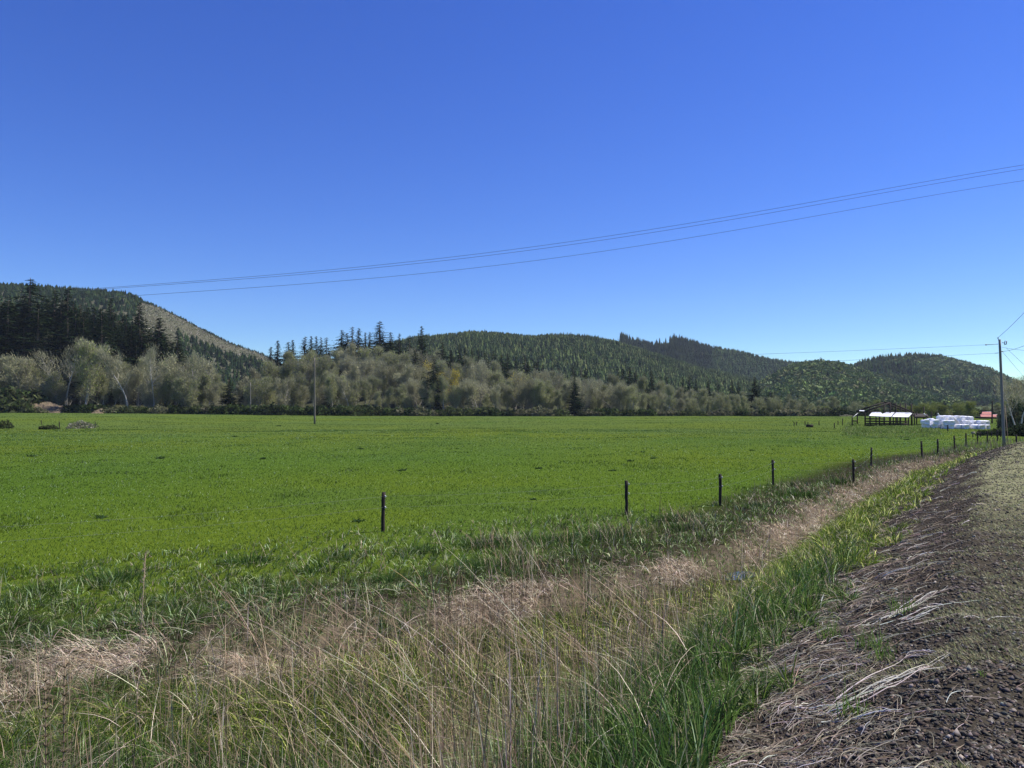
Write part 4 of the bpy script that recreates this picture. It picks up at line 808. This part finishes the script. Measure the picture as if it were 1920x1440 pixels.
mb = MB(); a = T + [-.15, 0, -.45]; mb.tube([a, a + [-.95, .3, -.05]], .028, 6); mb.tube([a + [-.9, .3, -.05], a + [-1.0, .32, -.05], a + [-1.1, .34, -.05]], [.05, .06, .03], 8); link('strain_insulator', mb.me('strain_insulator', M_steel, col=False), pr)
mb = MB(); c = T + [.48, -.1, -.33]; mb.tube([c + [-.30, 0, 0], c + [-.1, 0, .0]], .03, 6); mb.tube([c + [-.1, 0, -.15], c + [-.02, 0, .18], c + [.10, 0, .18]], .035, 6); mb.tube([c + [.14, 0, .16], c + [.08, 0, -.16], c + [-.08, 0, -.17]], .045, 6); link('cutout_switch', mb.me('cutout_switch', M_steel, col=False), pr)
mb = MB(); a = T + [-.14, 0, -1.32]; mb.tube([a, a + [-.3, .1, -.02]], .03, 6); a = T + [.17, 0, -1.18]; mb.tube([a, a + [.14, 0, .0]], .05, 6); link('side_insulator', mb.me('side_insulator', M_steel, col=False), pr)
t1, b1 = at_depth(1884.5, 756, 74), at_depth(1891, 835, 60); gs = empty('guy_wire', b1 - [0, 0, .2], 'thin brown guy stake slanting down beside the utility pole', 'guy wire')
mb = MB(); mb.tube([[0, 0, 0], t1 - b1], .024, 6, (.09, .065, .045)); link('guard', mb.me('guard', M_bark), gs)
p2, t2, b2 = upole(589.5, 671, 590, 794.5, 172, .22, .16, 'tall lone grey wooden pole standing out in the green field', m=M_greywood)
mb = MB(); a = t2 - b2; mb.tube([a, a + [0, 0, .35]], .05, 6); mb.tube([a + [.25, 0, -.6], a + [.5, 0, -.55]], .06, 6); link('pin_insulator', mb.me('pin_insulator', M_steel, col=False), p2)
p3, t3, b3 = upole(469.2, 717, 469.8, 772, 312, .30, .2, 'shorter grey pole in front of the wood left of the lone pole', m=M_greywood)
p4, t4, b4 = upole(1860.5, 751, 1860, 794, 176, .17, .12, 'thin dark pole between the bale stack and the red-roofed building', m=M_darkwood)
lp = ghit(1777, 808.5); link('field_post', post_mesh(at_depth(1777, 797, lp[1])[2] - lp[2], .1, 77), loc=lp, label='short dark post in the grass in front of the bale stack', cat='post')
lp = ghit(1871.5, 803); link('field_post', post_mesh(at_depth(1871.5, 795, lp[1])[2] - lp[2], .08, 78), loc=lp, label='short dark post in the grass right of the bale stack', cat='post')
def cable(pts, rad, lab, grp=None):
    mb = MB(); mb.tube(pts, rad, 5, cap=False); o = np.array(pts[0]); me_ = mb.me('power_cable', M_cable, col=False); link('power_cable', me_, label=lab, cat='power cable')
def long_cable(tab, lab, dx=0):
    px = np.linspace(tab[0][0], 2250, 60); y = lerp_tab(px, tab)
    c = np.polyfit([q[0] for q in tab], [q[1] for q in tab], 4); y = np.polyval(c, np.minimum(px, 2000)) - np.maximum(px - 2000, 0) * .19
    A_, B_ = np.array([-340 + dx, 640.]), np.array([34. + dx, 34.]); P = []
    for p_, y_ in zip(px, y):
        m_ = (p_ - CX) / F; d_ = B_ - A_; k = (m_ * A_[1] - A_[0]) / (d_[0] - m_ * d_[1]); Y_ = A_[1] + k * d_[1]; P.append(at_depth(p_, y_, Y_))
    P = np.array(P); cable(P, np.maximum(.010, .00021 * P[:, 1]), lab)
long_cable([(120, 545.5), (137, 544.5), (453, 520), (760, 491.7), (1020, 460), (1280, 420.3), (1340, 410.7), (1600, 365), (1920, 309)], 'topmost of the three long power cables crossing the sky')
long_cable([(120, 547.5), (137, 546.5), (453, 523), (760, 497), (1020, 465.5), (1280, 426.5), (1340, 417), (1600, 372), (1920, 316.5)], 'middle one of the three long power cables, just under the topmost', .7)
long_cable([(205, 557.8), (215, 557), (453, 541), (760, 515), (1020, 488), (1280, 447.5), (1340, 437.3), (1600, 393), (1920, 338.5)], 'lowest of the three long power cables crossing the sky', 1.6)
def sag(a, b, s, n=24):
    t = np.linspace(0, 1, n)[:, None]; return np.array(a) + (np.array(b) - np.array(a)) * t - np.array([0, 0, 1.]) * s * 4 * t * (1 - t)
cable(sag(tR + [-1.25, .34, -.5], t2 + [0, 0, .3], 1.1), np.linspace(.011, .022, 24), 'upper thin cable from the utility pole to the lone field pole')
cable(sag(tR + [-.44, .1, -1.34], t2 + [.4, 0, -.6], 1.6), np.linspace(.011, .022, 24), 'lower thin cable from the utility pole to the lone field pole')
cable(sag(t2 + [0, 0, .3], t3, 1.2), .022, 'cable between the lone field pole and the shorter grey pole')
cable(sag(tR + [-.16, 0, .18], at_depth(2010, 480, 45), .3), .016, 'cable rising from the pole tip toward the upper right')
cable(sag(tR + [.3, 0, -1.18], at_depth(2000, 606, 45), .3), .016, 'cable rising gently right from below the pole top')
cable(sag(tR + [.2, 0, -.75], at_depth(2010, 658, 60), .2), .012, 'nearly level thin cable leaving the pole to the right')
cable(sag(tR + [.6, 0, -.8], at_depth(1990, 745, 90), .1), .012, 'thin cable slanting down right from under the switch')
cable(sag(tR + [.3, 0, -1.25], at_depth(1960, 750, 95), .1), .012, 'lowest cable slanting down right into the bare tree')
# tree at the right edge
px_tree('broadleaf_tree', 1, BARE[1], 1908, 686, 112, 'bare twiggy tree at the right edge behind the utility pole', 'tree', None, 1.1, 806)
px_tree('broadleaf_tree', 1, ALG[1], 1960, 690, 118, 'bare grey tree cut by the right edge of the photo', 'tree', None, 1.2, 806)
field_bush(1922, 742, 806, 62, BUS[0], 'tall dark green shrub under the bare tree at the right edge'); field_bush(1898, 765, 806, 46, BUS[2], 'grey twiggy thicket left of the tall dark green shrub')

# ---- open pole barn
B0 = at_depth(1669, 797, 160); B0[2] = H(B0[0], 160); barn = empty('open_barn', B0, 'skeletal open pole barn with patches of white metal roofing', 'barn')
def bl(px, y, D): return at_depth(px, y, D) - B0
def bpart(nm, fn, m_=M_darkwood): mb = MB(); fn(mb); return link(nm, mb.me(nm, m_, col=False), barn)
def gnd(px, D): v = at_depth(px, 790, D); v[2] = H(v[0], D) - .2; return v - B0
for px, yt, D in [(1597.8, 781, 162), (1607.5, 774, 166), (1622, 772, 158), (1657.8, 755, 164), (1669.2, 755.5, 158), (1680, 755, 160), (1688.3, 756, 163), (1698, 756.5, 160), (1709, 756.5, 158), (1714.5, 776, 163), (1718.6, 772, 166), (1732, 763, 170), (1746.5, 772, 170), (1631, 764.5, 168), (1631.5, 781, 154.5), (1642.5, 781, 157), (1649, 781, 154.5), (1657.5, 781, 154.5), (1668, 781, 157), (1675, 781, 160), (1687.5, 781, 154.5), (1697.5, 781, 157), (1703.5, 781, 154.5), (1710, 777, 156), (1683, 781, 165)]:
    bpart('post', lambda mb: mb.beam(gnd(px, D), bl(px, yt, D), .22 if yt < 770 or px in (1622, 1649) else .17, .18))
for a, b, D in [((1605.5, 771.2), (1657.8, 754.3), 166), ((1621, 771.8), (1669.5, 754.8), 158), ((1669.5, 755.8), (1714, 773.8), 158), ((1605.5, 771.6), (1622, 772.2), 162), ((1657.8, 754.3), (1669.3, 755.2), 161), ((1622, 772), (1648, 772.8), 160), ((1657.8, 755), (1700, 772), 166)]:
    bpart('rafter', lambda mb: mb.beam(bl(*a, D), bl(*b, D), .14, .30))
for a, b, D in [((1623.5, 789.6), (1703, 791), 155.6), ((1623.5, 794.2), (1703, 794.6), 155.6), ((1623.5, 785.3), (1660, 785.4), 159), ((1640, 790), (1703, 791), 162), ((1714, 782.5), (1740, 782.2), 168), ((1598, 789.3), (1607, 789.3), 164)]:
    bpart('rail', lambda mb: mb.beam(bl(*a, D), bl(*b, D), .06, .26))
bpart('low_wall', lambda mb: (mb.beam(bl(1624, 797, 156.5), bl(1646, 797.5, 156.5), .1, .25), mb.beam(bl(1648, 797, 157), bl(1703, 796.5, 157), .1, .2)))
def sheet(q, th=.05):
    def f(mb):
        n = 14; a, b, c, d = [np.array(v) for v in q]; k = np.linspace(0, 1, n * 2 + 1)[:, None]; lo = a + (b - a) * k; hi = d + (c - d) * k
        wv = np.where(np.arange(n * 2 + 1) % 2 == 0, .03, 0)[:, None] * np.array([0, 0, 1]); m = n * 2 + 1; V = np.vstack([lo + wv, hi + wv, lo + wv - [0, 0, th], hi + wv - [0, 0, th]]); i = np.arange(m - 1)
        mb.add(V, None, np.vstack([np.stack([i, i + 1, m + i + 1, m + i], -1), np.stack([2 * m + i, 3 * m + i, 3 * m + i + 1, 2 * m + i + 1], -1), np.stack([i, 2 * m + i, 2 * m + i + 1, i + 1], -1), np.stack([m + i, m + i + 1, 3 * m + i + 1, 3 * m + i], -1), [[0, m, 3 * m, 2 * m]], [[m - 1, 3 * m - 1, 4 * m - 1, 2 * m - 1]]]))
    return f
LO, HI = 154.2, 158.4
bpart('roof_sheet', sheet([bl(1629, 779.5, LO), bl(1652, 780.6, LO), bl(1657, 776.2, 156.5), bl(1635, 773.2, HI)]), M_roof)
bpart('roof_sheet', sheet([bl(1643, 781, LO), bl(1670.5, 781.4, LO), bl(1677.5, 773, HI), bl(1662, 773, HI)]), M_roof)
bpart('roof_sheet', sheet([bl(1635, 777.2, 156), bl(1655, 777.6, 156), bl(1652, 773, HI), bl(1636.5, 773, HI)]), M_roof)
bpart('roof_sheet', sheet([bl(1671.5, 781.5, LO), bl(1703.5, 782.2, LO), bl(1711.5, 773.6, HI), bl(1680, 773.2, HI)]), M_roof)
bpart('roof_sheet', sheet([bl(1598.5, 782.2, 161), bl(1601, 781.2, 161), bl(1609, 774.6, 163), bl(1607.5, 775, 163)]), M_roof)
bpart('roof_sheet', sheet([bl(1611, 770.6, 160), bl(1621, 771, 160), bl(1621, 769.4, 163), bl(1611.5, 769, 163)]), M_roof)
bpart('side_roof', sheet([bl(1713, 781.6, 163), bl(1742, 781.8, 163), bl(1738, 776, 168), bl(1712, 775.4, 168)]), M_darkwood)
bpart('loose_board', lambda mb: (mb.beam(bl(1732, 775, 162), bl(1735.5, 779.4, 162), .05, .2)), M_roof)
bpart('loose_board', lambda mb: (mb.beam(bl(1758, 775, 150), bl(1761.5, 779.4, 150), .05, .2)), M_roof)
bpart('brace', lambda mb: (mb.beam(bl(1735, 779, 163), bl(1746, 787, 163), .1, .18), mb.beam(bl(1672, 762, 158), bl(1678, 770, 160), .06, .1), mb.beam(bl(1754, 777, 156), bl(1757, 771, 156), .1, .14)))

# ---- wrapped bales
def bale_mesh(sd_):
    g = np.random.default_rng(sd_); m = 28; a = np.arange(m) * 2 * math.pi / m; ex_ = 2 / 3.6
    cx_ = np.sign(np.cos(a)) * np.abs(np.cos(a)) ** ex_; cz_ = np.sign(np.sin(a)) * np.abs(np.sin(a)) ** ex_
    prof = [(0, -.38), (.45, -.40), (.70, -.45), (.82, -.50), (.92, -.485), (.985, -.42), (1, -.3), (1.0, 0), (1, .3), (.985, .42), (.92, .485), (.8, .5), (.5, .46), (0, .45)]
    V = []; w1, w2 = g.uniform(0, 6, 2)
    for r, y in prof:
        wob = 1 + .03 * np.sin(a * 3 + w1 + y * 3) + .02 * np.sin(a * 7 + w2); V.append(np.stack([cx_ * r * .52 * wob + .03 * np.sin(y * 5 + w1), np.full(m, y) * 1.1 + g.normal(0, .008, m), cz_ * r * .5 * wob], -1))
    V = np.vstack(V); V[:, 2] = np.where(V[:, 2] > 0, V[:, 2] * (1 + .06 * np.sin(V[:, 0] * 4 + w2)), V[:, 2]); mb = MB(); i = np.arange(len(prof) - 1)[:, None] * m; j = np.arange(m)[None]; k = (j + 1) % m
    mb.add(V, None, np.stack([i + j, i + k, i + m + k, i + m + j], -1).reshape(-1, 4)); return mb.me('wrapped_bale', M_wrap, True, col=False)
BM = [bale_mesh(600 + i) for i in range(5)]
ORD = ['first', 'second', 'third', 'fourth', 'fifth', 'sixth', 'seventh', 'eighth', 'ninth', 'tenth', 'eleventh', 'twelfth']
def bales(row, items, tmpl):
    for i, (cx_, cy_, wpx, D, rz) in enumerate(items):
        px = 1700 + cx_ / 10.667; y = 730 + cy_ / 10.667; p = at_depth(px, y, D); W = wpx / 10.667 / F * D / 1.04; hgt = W * .86
        o = bpy.data.objects.new('wrapped_bale', random.choice(BM)); COL.objects.link(o); o.location = p; o.rotation_euler = (random.uniform(-.06, .06), random.uniform(-.05, .05), rz); o.scale = (W, 1.05, .86 if row != 'top' else .88)
        tag(o, tmpl.format(ORD[i]), 'bale', 'white wrapped bales in the stack')
bales('top', [(682, 578, 128, 133, .05), (780, 572, 100, 135.6, .1), (865, 578, 125, 133, 0), (1022, 578, 130, 133, -.05), (1140, 582, 120, 134, .5), (1255, 590, 100, 134, .05)], 'white wrapped bale, {} from the left in the top tier of the stack')
bales('mid', [(368, 655, 132, 132, .03), (475, 630, 100, 135, .4), (555, 655, 135, 132, .15), (665, 662, 90, 134.6, .1), (755, 668, 128, 132.2, 0), (880, 668, 122, 132, .02), (965, 660, 70, 134.6, .1), (1050, 668, 115, 133, .1), (1188, 672, 122, 132, 0), (1318, 675, 118, 132, .35), (1488, 672, 130, 131, .05), (1575, 672, 105, 133, .2)], 'white wrapped bale, {} from the left in the middle tier of the stack')
bales('low', [(380, 738, 110, 132.3, .0), (520, 738, 150, 132.2, .1), (640, 738, 80, 132.8, .2), (758, 742, 118, 132.3, 0), (868, 745, 115, 132, 0), (955, 745, 65, 133.4, .1), (1038, 748, 115, 131.6, .5), (1165, 752, 125, 131, .0), (1275, 748, 90, 133, .0), (1362, 752, 118, 130.8, .4), (1480, 756, 122, 130, 0), (1590, 756, 88, 130.6, .1)], 'white wrapped bale, {} from the left in the ground tier of the stack')

# ---- red-roofed building far right
fb = at_depth(1862, 785, 250); fb[2] = H(fb[0], 250); fbd = empty('farm_building', fb, 'long low farm building with faded red roof beyond the bale stack', 'building')
def fpart(nm, fn, m_): mb = MB(); fn(mb); return link(nm, mb.me(nm, m_, col=False), fbd)
q = lambda px, y, D: at_depth(px, y, D) - fb
fpart('wall', lambda mb: mb.beam(q(1838, 785, 251), q(1886, 785, 251), 6, 1.5), M_darkwood)
fpart('roof', sheet([q(1838, 781.6, 247), q(1888, 782.4, 247), q(1886, 777.5, 253), q(1838, 777, 253)]), M_red)
fpart('upper_roof', sheet([q(1840, 776.6, 253), q(1860, 776.8, 253), q(1858, 772.2, 257), q(1842, 772, 257)]), M_red)
fpart('ridge_cap', lambda mb: (mb.beam(q(1838, 777.1, 253), q(1887, 777.7, 253), .3, .15), mb.beam(q(1842, 772, 257), q(1858, 772.2, 257), .3, .15)), M_roof)

# ---- broad-leaved weeds in the pasture
def weed_mesh(sd_, n=26, pale=False):
    g = np.random.default_rng(sd_); P = g.normal(0, .12, (n, 3)); P[:, 2] = 0
    c = np.array([.045, .085, .025]) * (1 + g.normal(0, .3, (n, 1))); v, t, cc = blades(P, g.uniform(.14, .34, n), g.uniform(.07, .13, n), g.uniform(0, 3.14, n), g.uniform(0, 6.28, n), g.uniform(.5, 1.8, n), np.clip(c, .01, 1), 4, wexp=.4)
    return mesh('dock_weed', v, t, None, cc, M_grass)
WM = [weed_mesh(700 + i) for i in range(4)]
WS = [(300, 857, 1.6, 'largest dark dock clump, left of centre in the pasture'), (493, 858, 1.3, 'dark dock clump right of the largest one'), (752, 880, 1.5, 'wide dark dock clump near the middle of the pasture, above the first fence post'), (677, 839, 1.2, 'dock clump between the lone pole foot and the middle of the pasture'), (672, 975, 1.1, 'dark low clump just left of the nearest fence post'), (1010, 876, 1.2, 'small dark dock clump midway between the first two fence posts'), (1182, 862, 1.4, 'dark dock clump straight above the second fence post'), (1225, 857, 1.3, 'dock clump beside the tall dark stalk'), (1150, 880, 1.1, 'faint dark clump left above the second fence post'), (1205, 845, 1.0, 'small clump farther out above the second fence post'), (190, 968, 1.2, 'low brownish clump in the pasture at lower left'), (523, 796, 1.5, 'far dark clump left of the lone pole foot'), (1000, 934, .9, 'small clump close behind the wire between the first two posts'), (820, 792, 1.6, 'pale-flowered clump far out right of the lone pole'), (60, 853, 1.5, 'dark patch of weeds at left in the pasture'), (1700, 822, 1.3, 'dark clump left of the eighth fence post'), (440, 816, 1.5, 'small clump in the pasture below the shorter grey pole'), (1410, 842, 1.1, 'small clump above the third and fourth fence posts')]
for i, (px, y, s_, lab) in enumerate(WS):
    o = bpy.data.objects.new('dock_weed', WM[i % 4]); COL.objects.link(o); b = ghit(px, y + 3); s_ *= .48 * (1 + b[1] / 130); o.location = b; o.scale = (s_ * 1.2, s_, s_ * .8); o.rotation_euler = (0, 0, i * 1.3); tag(o, lab, 'weed', 'dark dock weeds in the pasture')
# rough hummocky grass in front of the barn
n = 2600; px = U(1585, 1760, n); yy = U(797, 822, n) - .04 * np.abs(px - 1680); keep = R.random(n) < np.interp(yy, [797, 803, 812, 822], [1, 1, .6, .15]); px, yy = px[keep], yy[keep]
Pp = np.array([on_z(a, b, 0) for a, b in zip(px, yy)]); Pp[:, 2] = hz(Pp[:, 0], Pp[:, 1]); n = len(Pp); k = 14; hum = fbm(Pp[:, 0], Pp[:, 1], 4, 33)
rep = np.repeat(Pp, k, 0) + R.normal(0, .35, (n * k, 3)) * [1, 1, 0]; hh = np.repeat(.05 + .34 * sstep(.52, .7, hum), k)
v, t, cc = blades(rep, hh * U(.6, 1.3, n * k), np.full(n * k, .13), U(0, 3.14, n * k), U(0, 6.28, n * k), U(.2, 1.2, n * k), palette([(.12, .19, .035), (.18, .25, .06), (.05, .09, .02), (.32, .35, .16)], [3, 3, 1, 1], n * k), 2)
link('rough_grass', mesh('rough_grass', v, t, None, cc, M_grass), kind='stuff', label='rough hummocky grass in front of the barn and bales', cat='grass')

# ------------------------------------------------------------------ air
HAZE = 0.000055
if HAZE:
    mb = MB(); x0, x1, y0, y1, z0, z1 = -1700, 2300, -450, 2450, -8, 330
    mb.box(((x0 + x1) / 2, (y0 + y1) / 2, (z0 + z1) / 2), (x1 - x0, y1 - y0, z1 - z0)); m = bpy.data.materials.new('haze'); m.use_nodes = True; t = m.node_tree
    t.nodes.remove(t.nodes['Principled BSDF']); v = t.nodes.new('ShaderNodeVolumePrincipled'); v.inputs['Color'].default_value = (.75, .87, 1, 1); v.inputs['Density'].default_value = HAZE; v.inputs['Anisotropy'].default_value = .2
    t.links.new(v.outputs[0], t.nodes['Material Output'].inputs['Volume']); link('haze', mb.me('haze', m, col=False), kind='stuff', label='thin blue air over the valley')

# ------------------------------------------------------------------ labels of the many trees: by what they stand between
LM = [(-999, 'beyond the left photo edge'), (-8, 'at the left photo edge'), (22, 'left of the tallest ragged spruce'), (45, 'above the eroded bank'), (120, 'right of the eroded bank'), (180, 'left of the tallest white-trunked alder'), (243, 'left of the wide dark fir'), (299, 'below the logged slope'), (350, 'left of the dark gap'), (430, 'around the shorter grey pole'), (490, 'below the twin spruces'), (545, 'left of the lone pole'), (590, 'right of the lone pole'), (655, 'below the biggest ridge spruce'), (712, 'left of the narrow tall spruce'), (770, 'left of the tall ragged spruce'), (814, 'around the yellow maple'), (880, 'left of the golden maple'), (966, 'right of the golden maple'), (1020, 'left of the lone dark spruce'), (1077, 'right of the lone dark spruce'), (1150, 'behind the second fence post'), (1210, 'left of the tall ridge stand'), (1270, 'under the tall ridge stand'), (1340, 'left of the broad dark spruce'), (1415, 'right of the broad dark spruce'), (1490, 'behind the paddock posts'), (1570, 'just left of the open barn'), (1640, 'behind the open barn'), (1720, 'behind the bale stack'), (1830, 'behind the utility pole')]
ORDS = ORD + ['thirteenth', 'fourteenth', 'fifteenth', 'sixteenth', 'seventeenth', 'eighteenth', 'nineteenth', 'twentieth', 'twenty-first', 'twenty-second', 'twenty-third', 'twenty-fourth', 'twenty-fifth', 'twenty-sixth', 'twenty-seventh', 'twenty-eighth', 'twenty-ninth', 'thirtieth']
gr = {}
for o in AUTO:
    px = CX + F * o.location.x / o.location.y; seg = [t for l, t in LM if l <= px][-1]
    b = o['label']; kind = 'dark bramble bush' if 'bramble' in b else 'low green bush' if 'bush' in b else 'dark dense conifer' if 'dense' in b else 'dark mid-height conifer' if 'mid-height' in b else 'low pale green tree' if 'pale green' in b else 'olive alder' if 'olive' in b else 'leafless pale tree' if 'leafless' in b else 'bare grey alder'
    row = '' if o['category'] == 'bush' or 'conifer' in kind else ' in front' if o.location.y < 340 else ' second row' if o.location.y < 362 else ' upslope'
    gr.setdefault((seg, kind, row), []).append((px, o))
for (seg, kind, row), L_ in gr.items():
    L_.sort(key=lambda q: q[0])
    for i, (px, o) in enumerate(L_):
        o['label'] = f'{kind}{row} {seg}' + (f', {ORDS[min(i, 29)]} from the left' if len(L_) > 1 else '')
        o['group'] = f'{kind}s of the treeline'
